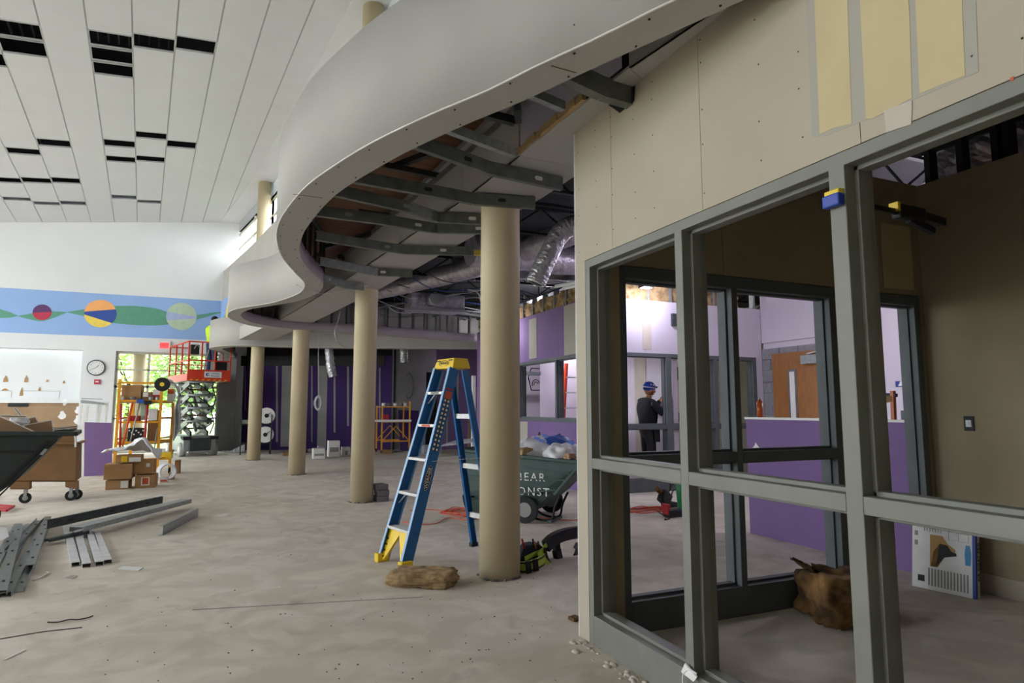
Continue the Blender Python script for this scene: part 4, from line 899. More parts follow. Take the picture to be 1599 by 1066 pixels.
for x, y in ((834, 683), (842, 687), (888, 690), (847, 679)):
    m = MB(); c = tp_(x, y, .1); m.bar(c, c+ud*.07+Vector((0, 0, -.02)), .004, .035); m.build('sack_print', 'bag_blue', b1)
o = chunk(tp_(822, 706, .12)+Vector((0, 0, -.06)), (.16, .1, .06), .3, 5, 'wool', 'mineral_wool_chunk', 'scrap of brown mineral wool on the sacks in the green tilt truck')
o = chunk(tp_(888, 712, .02)+Vector((0, -.03, -.03)), (.06, .05, .03), .3, 6, 'gyp_brown', 'cardboard_scrap', 'brown scrap poking from the torn sack at the truck rim'); o['category'] = 'scrap'
m = MB(); a, b = tp_(689, 697, .1), tp_(752, 689, .1); c = tp_(752, 686, .6); e = tp_(716, 688, .6); m.prism([a, b, c, e], (0, 0, .02)); o = m.build('board_offcut', 'cmu'); tag(o, 'grey board offcut lying over the left end of the green tilt truck', 'board')
# --- extension cords
def cord(P, r, m_, name, label, cat='cord', k=8, z=.008):
    o = MB().tube([(p.x, p.y, max(p.z, z)) for p in catmull(P, k)], r, 6).build(name, m_); return tag(o, label, cat)
random.seed(17)
P = [pz(x, y) for x, y in ((628, 815), (650, 819), (680, 818), (700, 809), (730, 813), (750, 811), (790, 818))]; cord(P, .005, 'cord_red', 'extension_cord', 'orange extension cord running past the ladder feet toward the green tilt truck')
P = [pz(x, y) for x, y in ((640, 798), (668, 796), (700, 799), (728, 800), (741, 806))]; cord(P, .005, 'cord_red', 'extension_cord', 'upper thin orange cord left of the green tilt truck')
P = []
for i in range(46): a = i*.62; c = pz(724, 801); P.append(c+Vector((math.cos(a)*random.uniform(.1, .3), math.sin(a)*random.uniform(.12, .45), random.uniform(0, .035))))
cord(P, .005, 'cord_red', 'cord_tangle', 'tangled heap of orange cord at the left end of the green tilt truck', 'cord', 5)
P = [pz(x, y) for x, y in ((842, 808), (870, 812), (905, 812), (940, 803), (985, 797), (1030, 796), (1045, 800))]; cord(P, .005, 'cord_red', 'extension_cord', 'orange cord crossing the floor right of the green tilt truck')
P = []
for i in range(30): a = i*.7; c = pz(1005, 797); P.append(c+Vector((math.cos(a)*random.uniform(.2, .45), math.sin(a)*random.uniform(.05, .25), random.uniform(0, .03))))
cord(P, .006, 'cord_red', 'cord_tangle', 'loose loops of orange cord seen through the first glazing frame', 'cord', 5)
# --- vest and tool belt on the floor beside the near column
ctrb = pz(830, 892); t = thing('tool_belt', ctrb, 'black tool belt with hi-vis straps and pouches lying beside the near column', 'tool belt')
def pb(x, y, Y=None, off=0): # points in a vertical plane through the heap facing the camera
    return on(x, y, ctrb+Vector((.0, .12+off, 0)), (-.45, 1, 0))
PP = [pb(x, y) for x, y in ((813, 874), (815, 862), (820, 852), (832, 850), (846, 852), (853, 862), (857, 885), (830, 893), (812, 888))]
for p in PP: p.z = max(p.z, .01)
MB().prism(PP, (.03, .14, 0)).build('pouch', 'navy', t, bevel=.012)
for x, y, x2, y2, m_ in ((819, 856, 815, 841, 'red'), (833, 855, 832, 841, 'black'), (836, 856, 835, 845, 'cylin'), (842, 856, 840, 845, 'black')): MB().cyl(pb(x, y), pb(x2, y2), .009, n=8).build('tool_handle', m_, t)
m = MB()
def strap(P, w_, m_, nm, th=.012):
    m = MB(); Q = catmull(P, 8)
    for a, b in zip(Q, Q[1:]): m.bar(a, b, th, w_, up=(0, 0, 1))
    return m.build(nm, m_, t)
base_ = [pb(x, y, off=o) for x, y, o in ((806, 886, 0), (808, 895, -.05), (820, 899, -.12), (836, 900, -.12), (847, 895, -.08), (850, 885, -.02))]
for p in base_: p.z = .05
strap(base_, .085, 'hiviz_dim', 'belt_band', .02)
strap([p+Vector((0, -.012, .034)) for p in base_], .012, 'black', 'belt_edge', .01); strap([p+Vector((0, -.012, -.034)) for p in base_], .012, 'black', 'belt_edge', .01)
for x in (823, 834):
    bp2 = pb(x, 897, off=-.135); bp2.z = .006; MB().bar(bp2+Vector((0, -.02, .095)), bp2+Vector((.01, -.02, 0)), .045, .014).build('belt_loop', 'black', t)
strap([pb(x, y, off=-.02) for x, y in ((820, 872), (832, 866), (846, 860), (852, 852), (860, 845), (872, 836))], .035, 'hiviz_dim', 'shoulder_strap')
strap([pb(x, y, off=-.05) for x, y in ((842, 860), (847, 872), (855, 882), (866, 888))], .065, 'hiviz_dim', 'shoulder_strap')
strap([pb(x, y, off=-.03) for x, y in ((850, 855), (852, 868), (858, 880), (872, 887), (888, 882), (897, 870), (903, 856))], .04, 'black', 'harness_strap', .02)
strap([pb(x, y, off=.0) for x, y in ((852, 853), (862, 843), (876, 836), (892, 832), (908, 830))], .1, 'black', 'padded_yoke', .06)
strap([pb(x, y, off=.02) for x, y in ((868, 845), (869, 858), (872, 872), (875, 880))], .07, 'black', 'hanging_pad', .05).name
MB().bar(pb(872, 884, off=-.02), pb(875, 888, off=-.02), .03, .03).build('buckle', 'scaff', t)
m = MB().prism([pb(x, y, off=.1) for x, y in ((893, 893), (894, 880), (899, 860), (904, 850), (915, 850), (915, 897))], (.03, .12, 0)); m.build('pouch', 'black', t, bevel=.01)
MB().bar(pb(902, 888, off=.05), pb(914, 890, off=.05), .05, .06).build('leather_patch', 'cylin', t)
MB().bar(pb(901, 870, off=.06), pb(906, 850, off=.06), .01, .015).build('reflective_strip', 'hiviz', t)
# blocks at the third column
random.seed(1)
for i, (dx, dy, z, rz, wd) in enumerate(((0, 0, 0, .1, 'bottom'), (.01, .01, .082, .05, 'middle'), (-.02, 0, .164, .2, 'top'))):
    o = MB(TR((1.95+dx, 9.36+dy, z), rz)).box((-.08, -.12, 0), (.09, .12, .078)).box((-.05, -.08, .07), (.06, .08, .079)).build('paver_block', 'block_dk', None, .006)
    tag(o, wd+' grey paver block of the small stack at the foot of the second column', 'block', 'paver stack by the column')
# --- metal stud piles on the left
def channel(a, b, w_=.068, h_=.032, m_='galv', name='metal_stud_length', label='', lie='open_down', group=None, holes=True, dz=0, th=.004):
    a = Vector(a)+Vector((0, 0, dz)); b = Vector(b)+Vector((0, 0, dz)); d = (b-a).normalized(); n = Vector((-d.y, d.x, 0)).normalized(); t = thing(name, a, label, 'metal stud', group); m = MB()
    if lie == 'open_down':
        m.bar(a+Vector((0, 0, h_)), b+Vector((0, 0, h_)), w_, th)
        for s in (-1, 1): m.bar(a+n*s*w_/2+Vector((0, 0, h_/2)), b+n*s*w_/2+Vector((0, 0, h_/2)), th, h_)
    elif lie == 'open_up':
        m.bar(a+Vector((0, 0, th)), b+Vector((0, 0, th)), w_, th)
        for s in (-1, 1): m.bar(a+n*s*w_/2+Vector((0, 0, h_/2)), b+n*s*w_/2+Vector((0, 0, h_/2)), th, h_)
    else:   # on edge
        m.bar(a+Vector((0, 0, w_/2)), b+Vector((0, 0, w_/2)), th, w_)
        for z in (0.003, w_): m.bar(a+n*h_/2+Vector((0, 0, z)), b+n*h_/2+Vector((0, 0, z)), h_, th)
    m.build('channel', m_, t)
    if holes:
        L_ = (b-a).length; k = .3
        while k < L_-.1:
            c = a+d*k+Vector((0, 0, h_+th if lie == 'open_down' else th*2)) if lie != 'edge' else a+d*k-n*.004+Vector((0, 0, w_/2))
            MB().bar(c-d*.03, c+d*.03, .018, .002, up=(0, 0, 1) if lie != 'edge' else n).build('punch_hole', 'black', t); k += .61
    return t
G = 'loose galvanised stud lengths on the floor at left'
specs = [((8, 932), (68, 822), 0, 'open_down', 'first'), ((28, 925), (70, 828), .0, 'open_up', 'second'), ((-6, 925), (45, 822), .0, 'open_down', 'third'), ((-20, 905), (28, 822), .0, 'open_down', 'fourth')]
labs = ['grey metal stud in the left heap with its end nearest the camera', 'galvanised stud at the right edge of the left heap', 'galvanised stud in the middle of the left heap', 'galvanised stud at the left border of the heap', 'galvanised stud lying across the top of the left heap', 'galvanised stud with black end hole on top of the left heap', 'thin galvanised stud on the left side top of the heap']
for (a, b, z, l, _), lb in zip(specs, labs): channel(pz(*a), pz(*b), lie=l, label=lb, group=G, dz=z)
channel(pz(0, 938), pz(30, 830), lie='open_down', label=labs[4], group=G, dz=.037)
channel(pz(14, 868), pz(62, 818), lie='open_up', label=labs[5], group=G, dz=.04)
channel(pz(46, 895), pz(74, 815), lie='open_down', label=labs[6], group=G, dz=.035, w_=.06)
o = MB().prism([pz(x, y, .08) for x, y in ((-10, 850), (-8, 822), (10, 824), (14, 838))], (0, 0, .004)).build('paper_sheet', 'white_pl'); tag(o, 'white sheet with pink edge on the left stud heap', 'paper')
# middle pile: two long tracks on plastic wrapped studs
A = pz(72, 838); B = pz(253, 795); channel(A+Vector((0, 0, .0)), B, w_=.09, h_=.03, m_='galv_dk', label='long dark track lying edge on across the plastic wrapped studs', group='long tracks on the floor', dz=.08, lie='edge')
channel(pz(118, 842), pz(290, 794), w_=.15, h_=.05, label='long pale galvanised track nearest the camera over the wrapped studs', group='long tracks on the floor', dz=.075, lie='open_down', holes=False)
channel(pz(72, 852), pz(135, 838), w_=.06, h_=.03, m_='galv_dk', label='short dark track under the two long tracks', group='long tracks on the floor', dz=.035, lie='open_down', holes=False)
channel(pz(254, 836), pz(309, 806), w_=.1, h_=.04, label='single short galvanised track standing on edge apart from the heaps', dz=0, lie='edge', holes=False)
for i, (a, b) in enumerate((((118, 884), (103, 825)), ((135, 886), (118, 822)), ((155, 883), (140, 832)), ((168, 880), (150, 835)))):
    channel(pz(*a), pz(*b), w_=.06, h_=.034, m_='bag', label=('leftmost', 'second', 'third', 'rightmost')[i]+' of the white wrapped studs under the long tracks', group='wrapped studs under the long tracks', holes=False, lie='open_down')
# scraps on the floor
def flat(pts, m_, name, label, cat='scrap', z=.002, th=.003):
    return tag(MB().prism([pz(x, y, z) for x, y in pts], (0, 0, th)).build(name, m_), label, cat)
flat(((184, 888), (192, 884), (224, 886), (216, 891)), 'white_pl', 'board_scrap', 'flat off-white board scrap right of the wrapped studs')
flat(((101, 902), (112, 898), (121, 899), (114, 904)), 'skim_grey', 'board_scrap', 'pale grey scrap below the wrapped studs')
flat(((5, 1030), (38, 1014), (40, 1015), (9, 1030)), 'white_pl', 'paper_strip', 'thin white strip at the lower left corner')
flat(((337, 805), (352, 802), (358, 804), (345, 807)), 'white_pl', 'board_scrap', 'small pale scrap right of the short track')
flat(((240, 775), (250, 772), (257, 774), (247, 777)), 'white_pl', 'board_scrap', 'small pale scrap in front of the cardboard boxes')
cord([pz(x, y) for x, y in ((74, 973), (90, 973), (108, 969), (122, 969), (137, 966), (145, 963))], .004, 'cord', 'black_strap', 'short black strap lying on the floor at lower left', 'strap')
cord([pz(x, y) for x, y in ((0, 998), (30, 993), (65, 987), (100, 983), (128, 980))], .0025, 'cord', 'thin_rod', 'thin dark rod on the floor at lower left', 'rod', z=.003)
cord([pz(x, y) for x, y in ((50, 907), (62, 904), (70, 899), (75, 896), (72, 894))], .006, 'white_pl', 'curled_strip', 'curled white strip beside the left stud heap', 'strip')
m = MB(); A, B, C_, D_ = pz(-12, 788, .03), pz(22, 790, .03), pz(10, 797, .03), pz(-20, 797, .03)
for a, b in ((A, B), (B, C_), (C_, D_), (D_, A), (A.lerp(D_, .5), B.lerp(C_, .5))): m.bar(a, b, .025, .025)
tag(m.build('metal_rack', 'red'), 'small red metal frame on the floor at the left edge', 'frame')
m = MB(); random.seed(77)
for i in range(120):
    x = random.uniform(150, 900); y = 1066-abs(random.gauss(0, 1))*150; y = max(y, 780)
    if y > 1064: y = 1060
    p = pz(x, y); s = random.uniform(.0025, .007); m.bar(p+Vector((0, 0, .002)), p+Vector((random.uniform(-2, 2)*s, random.uniform(-1, 1)*s, .003)), s, .004)
o = m.build('floor_crumbs', 'block_dk'); tag(o, 'scattered dark crumbs and grit on the concrete floor', 'debris'); o['kind'] = 'stuff'
m = MB()
for i in range(60):
    p = Vector((FX-abs(random.gauss(0, .07))-.01, random.uniform(2.2, 3.4), 0)); s = random.uniform(.006, .024); m.ball(p, (s, s*1.4, s*.5), 4)
o = m.build('plaster_crumbs', 'skim_pink'); tag(o, 'whitish plaster crumbs along the foot of the near frame', 'debris'); o['kind'] = 'stuff'
chunk(pz(897, 968)+Vector((0, 0, 0)), (.03, .03, .012), .2, 15, 'wool_dk', 'mineral_wool_scrap', 'tiny brown wool scrap left of the wall end')
# --- black tilt cart with drywall scraps (left edge)
bt = thing('tilt_truck', (-3.1, 8.2, 0), 'black tilt truck at the left edge, loaded with brown drywall offcuts', 'cart')
C0 = pz(60, 740); 
bn = Vector((-.15, 1, 0)).normalized(); BO = Vector((-2.3, 8.35, 0))
def bp_(x, y, dep=0): return on(x, y, BO+bn*dep, bn)
prof = [(-190, 690), (-170, 770), (-60, 795), (0, 768), (30, 746), (60, 716), (92, 683), (108, 678)]
P = [bp_(*p) for p in prof]; DEP = .85; m = MB(); n_ = len(P)
ns = P; fs = [p+bn*DEP for p in P]
m.add(ns, [tuple(range(n_))]); m.add(fs, [tuple(range(n_))]); m.add(ns+fs, [(i, i+1, n_+i+1, n_+i) for i in range(n_-1)])
bo = m.build('body_shell', 'cart_dk', bt); s = bo.modifiers.new('s', 'SOLIDIFY'); s.thickness = .012
a, b = bp_(-190, 676)-bn*.02, bp_(117, 677)-bn*.02; m = MB()
for p, q in ((a, b), (b, b+bn*(DEP+.04)), (a+bn*(DEP+.04), b+bn*(DEP+.04)), (a, a+bn*(DEP+.04))): m.bar(p, q, .06, .05)
m.build('rim', 'cart_dk', bt, bevel=.012)
m = MB(); m.bar(bp_(0, 760)-bn*.015, bp_(74, 690)-bn*.015, .03, .03); m.bar(bp_(-2, 775)-bn*.015, bp_(90, 686)-bn*.015, .015, .015); m.bar(bp_(-100, 705)-bn*.01, bp_(52, 705)-bn*.01, .02, .02); m.build('moulded_rib', 'black', bt)
m = MB(); m.prism([bp_(x, y)-bn*.035 for x, y in ((62, 709), (70, 700), (75, 701), (67, 710))], bn*.004); m.build('reflector', 'galv', bt)
for x in (-130, -40):
    c = bp_(x, 800); c.z = .13; c += bn*.1; o = MB().cyl(c-bn*.03, c+bn*.03, .13, n=24).build('wheel', 'rubber', bt)
    c = c+bn*.65; MB().cyl(c-bn*.03, c+bn*.03, .13, n=24).build('wheel', 'rubber', bt)
def scrap(pts, dep, label, th=.013):
    m = MB(); P = [bp_(x, y, dep) for x, y in pts]; t = thing('drywall_offcut', P[0], label, 'drywall', 'drywall offcuts in the black tilt truck')
    MB().prism(P, bn*th).build('paper_face', 'gyp_brown', t)
    for a, b in zip(P, P[1:]+P[:1]): MB().bar(a+bn*th/2, b+bn*th/2, th*1.35, .009).build('gypsum_edge', 'gyp_edge', t)
scrap(((-60, 628), (0, 650), (56, 675), (-60, 680)), .1, 'large brown drywall offcut with sloping white edge at the left of the black truck')
scrap(((36, 664), (80, 656), (83, 675), (48, 678)), .2, 'brown offcut standing highest to the right in the black truck')
scrap(((-40, 647), (42, 649), (40, 652), (-40, 650)), .3, 'thin offcut lying flat behind the sloping one in the black truck')
scrap(((36, 655), (55, 651), (60, 660), (44, 664)), .42, 'small brown offcut in the middle of the black truck')
scrap(((20, 636), (24, 636), (37, 651), (33, 652)), .5, 'narrow white edged offcut leaning in the black truck')
scrap(((82, 669), (120, 664), (121, 667), (84, 671)), .35, 'thin offcut sticking out right of the black truck')
bagmesh(bp_(30, 658, .35), (.09, .07, .06), 4, 'plastic_wrap', 'bag', 'crumpled clear plastic among the offcuts in the black truck')
# --- brown box cart behind
bc = thing('box_cart', pz(112, 781), 'brown plywood box cart on casters behind the black truck', 'cart')
en = Vector((-.1, 1, 0)).normalized(); EO = pz(112, 781)-en*.05
def ep(x, y, dep=0): return on(x, y, EO+en*dep, en)
P = [ep(x, y) for x, y in ((14, 752), (118, 752), (119, 693), (14, 693))]; BD = .75
m = MB(); m.prism(P, en*.02); P2 = [p+en*BD for p in P]; m.prism(P2, en*.02); m.prism([P[1], P[2], P2[2], P2[1]], (-.02, 0, 0)); m.prism([P[0], P[3], P2[3], P2[0]], (.02, 0, 0)); m.prism([P[0], P[1], P2[1], P2[0]], (0, 0, .02)); m.build('box_side', 'card_dk', bc)
MB().prism([ep(x, y, -.02) for x, y in ((60, 693), (118, 693), (120, 666), (60, 668))], en*.02).build('end_board', 'card_dk', bc)
a, b = ep(10, 692, -.03), ep(122, 692, -.03); m = MB(); m.bar(a, b, .05, .03); m.bar(b, b+en*(BD+.06), .05, .03); m.build('rim_board', 'card_dk', bc)
MB().prism([ep(x, y, -.01) for x, y in ((102, 752), (121, 752), (121, 763), (112, 763), (102, 760))], en*.2).build('caster_block', 'card_dk', bc)
MB().prism([ep(x, y, -.01) for x, y in ((14, 752), (46, 752), (46, 764), (16, 764))], en*.2).build('caster_block', 'card_dk', bc)
MB().tube(catmull([ep(88, 672, -.06), ep(102, 670, -.06), ep(113, 674, -.06), ep(118, 684, -.06), ep(118, 698, -.06)], 6), .014, 8).build('handle', 'alu', bc)
for x, dep in ((111, .02), (120, .12), (40, .02)):
    c = ep(x, 770, dep); c.z = .075; o = MB().cyl(c-en*.018, c+en*.018, .073, n=24).build('caster_wheel', 'rubber', bc); MB().cyl(c-en*.021, c+en*.021, .035, n=16).build('wheel_hub', 'galv', o)
    MB().box((c.x-.02, c.y-.03, .07), (c.x+.02, c.y+.03, .19)).build('caster_fork', 'galv', bc)
# --- leaning purple sheet and grey work bench
t = thing('purple_drywall_sheet', pz(152, 742), 'purple drywall offcut sheet leaning upright beside the orange shelf cart', 'drywall')
P = [py(x, y, 15.0) for x, y in ((131, 742), (175, 741), (175, 660), (132, 659))]; P[0].z = P[1].z = .0
MB().prism(P, (0, .013, 0)).build('purple_face', 'purple', t); MB().prism([P[0]+Vector((-.012, 0, 0)), P[0], P[3], P[3]+Vector((-.012, 0, 0))], (0, .016, 0)).build('gypsum_edge', 'gyp_edge', t)
o = MB().prism([p+Vector((-.1, .04, 0)) for p in (P[0], P[0].lerp(P[1], .2), P[3].lerp(P[2], .2)+Vector((0, 0, -.08)), P[3]+Vector((0, 0, -.08)))], (0, .03, 0)).build('white_board', 'white_pl'); tag(o, 'narrow white board just behind the leaning purple sheet', 'board')
t = thing('folding_work_platform', (-3.1, 18.5, 0), 'pale aluminium folding work platform behind the leaning purple sheet', 'platform')
a, b = py(126, 626, 18), py(164, 631, 18); MB().prism([py(126, 624, 18), py(163, 629, 18), py(163, 632, 18), py(126, 629, 18)], (0, .5, 0)).build('platform_deck', 'galv', t)
for x in (128, 137, 153, 157, 168): MB().bar(py(x, 632 if x < 160 else 627, 18.1), Vector((py(x, 632, 18.1).x, 18.1, 0)), .05, .04).build('leg', 'alu', t)
MB().bar(py(127, 644, 18.05), py(168, 643, 18.05), .03).build('leg_brace', 'alu', t); MB().bar(py(127, 622, 18.05), py(160, 623, 18.05), .02).build('guard_rail', 'galv', t)
# --- cardboard boxes
def cbox(x0, x1, yt, yb, Y, dep, label, z0=None, m_='card', extra=None, rz=0, name='cardboard_box', group='cardboard boxes beside the orange shelf cart'):
    a = py(x0, yb if z0 is None or yb > yt else yt, Y); b = py(x1, yt, Y); z0 = a.z if z0 is None else z0; w_ = b.x-a.x; h_ = b.z-z0
    t = thing(name, (a.x+w_/2, Y+dep/2, z0), label, 'box', group); T = TR((a.x+w_/2, Y+dep/2, z0), rz)
    MB(T).box((-w_/2, -dep/2, 0), (w_/2, dep/2, h_)).build('carton', m_, t, bevel=.006)
    MB(T).box((-w_/2-.001, -.03, h_), (w_/2+.001, .03, h_+.002)).build('packing_tape', 'ply_lt', t)
    for ke, (xa, xb, za, zb, mm_) in enumerate(extra or []): MB(T).box((-w_/2+w_*xa, -dep/2-.003-.003*ke, h_*za), (-w_/2+w_*xb, -dep/2, h_*zb)).build('paper_label', mm_, t)
    return t, T, w_, h_
GB = 12.35
hb = py(166, 749, GB).z
cbox(164, 201, 749, 765, GB, .4, 'bottom left cardboard box with white label below the wide box', z0=0, extra=[(.66, .98, .15, .9, 'white_pl')])
cbox(161, 207, 724, 748.6, GB-.02, .42, 'wide plain cardboard box on top of the left bottom box', z0=hb+.002)
cbox(210, 243, 741, 762, GB+.05, .4, 'cardboard box with red and white square label on the floor', z0=0, extra=[(.3, .72, .2, .85, 'white_pl'), (.36, .66, .28, .78, 'sticker')])
cbox(208, 241, 718, 740.6, GB+.1, .36, 'cardboard box with small white sticker above the red labelled box', z0=py(210, 741, GB+.05).z+.004, extra=[(.62, .8, .5, .78, 'white_pl')])
cbox(180, 221, 710, 723.6, GB+.02, .3, 'flat cardboard box with yellow and white labels on top of the wide box', z0=py(161, 724, GB-.02).z+.004, extra=[(.52, .98, .12, .7, 'white_pl'), (.22, .45, .1, .9, 'lad_yel')])
from mathutils import noise as nz
zc = py(180, 710, GB+.02).z+.02
def cf(u, v):
    x = py(158+92*u, 705, GB).x; y = GB-.02+.42*v; h = .05*nz.noise(Vector((u*5, v*3, 0)))+.03*nz.noise(Vector((u*14, v*9, 4)))
    hump = .24*math.exp(-((u-.66)/.2)**2)*math.sin(3.14*min(1, v+.25))+.05*math.exp(-((u-.25)/.2)**2)
    edge = -.04*max(0, .25-u)-max(0, u-.85)*.9
    return Vector((x, y-.05*math.sin(u*9), zc+.025+hump+h*(.6+u)+edge*(1-v)))
m = MB().grid(cf, 36, 16); o = m.build('dust_cloth', 'cloth'); s = o.modifiers.new('s', 'SOLIDIFY'); s.thickness = .012; tag(o, 'crumpled white cloth spread over the cardboard boxes', 'cloth')
# --- orange rolling scaffold used as a shelf
SY = 14.2; sa = py(187, 600, SY).x; sb = py(253, 600, SY).x; SD = .75
st = thing('scaffold_shelf', ((sa+sb)/2, SY, 0), 'orange rolling scaffold loaded with boxes and long tools, near the boxes', 'scaffold')
xs_ = (sa, sb); zt = {0: 1.93, 1: 1.85}
for i, x in enumerate(xs_):
    for dy in (0, SD):
        xx = x+(.15 if dy else 0); MB().bar((xx, SY+dy, .12), (xx, SY+dy, 1.9 if dy == 0 else 1.45), .05, .05).build('post', 'scaff', st); 
        c = (xx, SY+dy, .055); o = MB().cyl((xx-.02, SY+dy, .06), (xx+.02, SY+dy, .06), .06, n=16).build('caster_wheel', 'rubber', st)
    for z in (.35, .75, 1.15): MB().bar((x, SY, z), (x+.15, SY+SD, z), .03).build('rung', 'scaff', st)
for z, y in ((1.83, SY), (1.48, SY), (1.07, SY), (.68, SY), (1.48, SY+SD), (.68, SY+SD), (.3, SY+SD)): MB().bar((sa+(.15 if y > SY else 0), y, z), (sb+(.15 if y > SY else 0), y, z), .035, .04).build('side_rail', 'scaff', st)
for z in (1.44, .64): MB().prism([(sa, SY, z), (sb, SY, z), (sb+.15, SY+SD, z), (sa+.15, SY+SD, z)], (0, 0, .02)).build('platform', 'ply_lt', st)
def it(x0, x1, yt, yb, dep, off, m_, name, label, cat, z0=None, bev=.006, parts=None):
    a = py(x0, yb, SY+off); b = py(x1, yt, SY+off); z0 = a.z if z0 is None else z0
    o = MB().box((a.x, SY+off, z0), (b.x, SY+off+dep, b.z)).build(name, m_, None, bev); return tag(o, label, cat)
Z1 = 1.472
cbox(190, 221, 601, 0, SY+.1, .4, 'large plain cardboard carton on the orange scaffold top', z0=Z1, group='boxes on the orange scaffold')
cbox(222, 238, 612, 0, SY+.12, .35, 'smaller dark cardboard box with white label on the scaffold top', z0=Z1, m_='card_dk', extra=[(.1, .6, .5, .95, 'white_pl')], group='boxes on the orange scaffold')
cbox(239, 252, 608, 0, SY+.12, .35, 'red and white carton on the scaffold top beside the reel', z0=Z1, m_='red', extra=[(0, 1, .55, 1, 'white_pl')], group='boxes on the orange scaffold')
cbox(262, 272, 607, 0, SY+.3, .3, 'white and orange carton right of the reel', z0=Z1, m_='white_pl', extra=[(0, 1, .6, 1, 'sticker')], group='boxes on the orange scaffold')
for x, m_, lb in ((189, 'white_pl', 'white and purple tape roll'), (207, 'block_dk', 'grey tin'), (236, 'galv', 'left steel double gang box'), (246, 'galv', 'right steel double gang box')):
    c = py(x, 620, SY); tag(MB().cyl((c.x, SY+.03, Z1), (c.x, SY+.03, Z1+.09), .045, n=14).build('small_tin', m_), lb+' on the front edge of the scaffold top', 'tin')
c = py(253.5, 600, SY-.08); t = thing('cable_reel', c, 'dark round cable reel hung on the top corner of the orange scaffold', 'reel')
for dy in (-.05, .05): MB().cyl((c.x, c.y+dy-.006, c.z), (c.x, c.y+dy+.006, c.z), .135, n=28).build('reel_flange', 'black', t)
MB().cyl((c.x, c.y-.05, c.z), (c.x, c.y+.05, c.z), .09, n=20).build('wound_cable', 'card_dk', t); MB().cyl((c.x, c.y-.06, c.z), (c.x, c.y-.055, c.z), .04, n=16).build('reel_label', 'lad_yel', t)
random.seed(41)
for i in range(9):
    o_ = random.uniform(0, .1); P = [py(x, y, SY+.25+o_) for x, y in ((262, 592+i), (270+i*.6, 596+i*.8), (278+i*.3, 612), (281-i*1.1, 635+i), (281-i*1.2, 660+i), (279-i, 672+2*i))]
    tag(MB().tube(catmull(P, 6), .014, 6).build('grey_hose', 'wire_w' if i % 2 else 'galv'), 'grey hose looped over the right end of the orange scaffold', 'hose', 'grey hoses looped on the scaffold')
def tool(x0, y0, x1, y1, m_, name, label, r=.017, head=None):
    a, b = py(x0, y0, SY-.06), py(x1, y1, SY-.28); t = thing(name, b, label, 'tool', 'long tools leaning on the orange scaffold')
    MB().cyl(a, b, r, n=8).build('handle', m_, t)
    if head: MB().box((a.x-.06, a.y-.04, a.z-.03), (a.x+.06, a.y+.04, a.z+.05)).build('tool_head', head, t, bevel=.01)
tool(189, 630, 187, 700, 'red', 'long_tool', 'red handled tool leaning at the left post of the scaffold', .022); tool(207, 628, 190, 703, 'cord_red', 'long_tool', 'bright orange pole leaning diagonally on the scaffold', .018)
tool(219, 627, 203, 690, 'galv', 'long_tool', 'steel pole with blue head leaning on the scaffold', .012, 'bag_blue'); tool(231, 629, 225, 692, 'red', 'long_tool', 'red bodied tool with black head leaning on the scaffold', .022, 'black')
tool(246, 668, 241, 700, 'print', 'long_tool', 'short grey tool leaning near the right post of the scaffold', .012)
t_ = (200, 228, 671, 683); o = it(199, 226, 668, 684, .35, .1, 'black', 'crate', 'black crate with white dots on the scaffold lower deck', 'crate', z0=.664)
for i in range(7):
    a = py(202+i*3.6, 672+3*(i % 3), SY+.1); MB().cyl((a.x, SY+.092, a.z), (a.x, SY+.1, a.z), .016, n=8).build('crate_hole', 'white_pl', o)
it(201, 217, 649, 657, .3, .12, 'red', 'tool_case', 'red tool case on the middle of the scaffold', 'case', z0=1.075); it(230, 250, 640, 668, .3, .15, 'card_dk', 'carton', 'brown carton in the middle of the scaffold', 'box', z0=.664); it(218, 228, 628, 646, .2, .5, 'green_lt', 'plastic_bag', 'pale green item behind the long tools on the scaffold', 'bag', z0=1.1)
it(231, 246, 638, 655, .1, .0, 'white_pl', 'sheet_pack', 'white packet hanging at the middle rail of the scaffold', 'packet', z0=1.1)
it(200, 215, 700, 703, .3, .3, 'white_pl', 'flat_pack', 'white flat pack on the lower scaffold deck', 'packet', z0=.665) if 0 else None
a = py(252, 712, SY+.1); cbox(250, 268, 706, 718, SY+.35, .3, 'yellow topped carton behind the right scaffold post', z0=.32, m_='lad_yel', group='items right of the scaffold')
for i in range(4):
    c = py(258, 735, SY-.6); m = MB().tube([Vector((c.x+.02*i, c.y-.05*i, c.z))+Vector((.13*math.cos(t2), 0, .13*math.sin(t2))) for t2 in [j*math.pi/12 for j in range(24)]], .018, 6, closed=True); tag(m.build('white_coil', 'wire_w'), 'loop of the white pipe coil on the floor right of the boxes', 'coil', 'white coil loops by the scaffold')
cbox(249, 262, 744, 752, 13.1, .2, 'small white printed carton at the foot of the scaffold', z0=0, m_='white_pl', extra=[(.1, .9, .2, .5, 'sticker')], group='items right of the scaffold'); cbox(263, 272, 738, 748, 13.6, .2, 'small brown carton at the foot of the scaffold', z0=0, group='items right of the scaffold')
cbox(272, 281, 719, 736, 14.8, .3, 'narrow dull carton right of the scaffold casters', z0=0, m_='card_dk', group='items right of the scaffold')
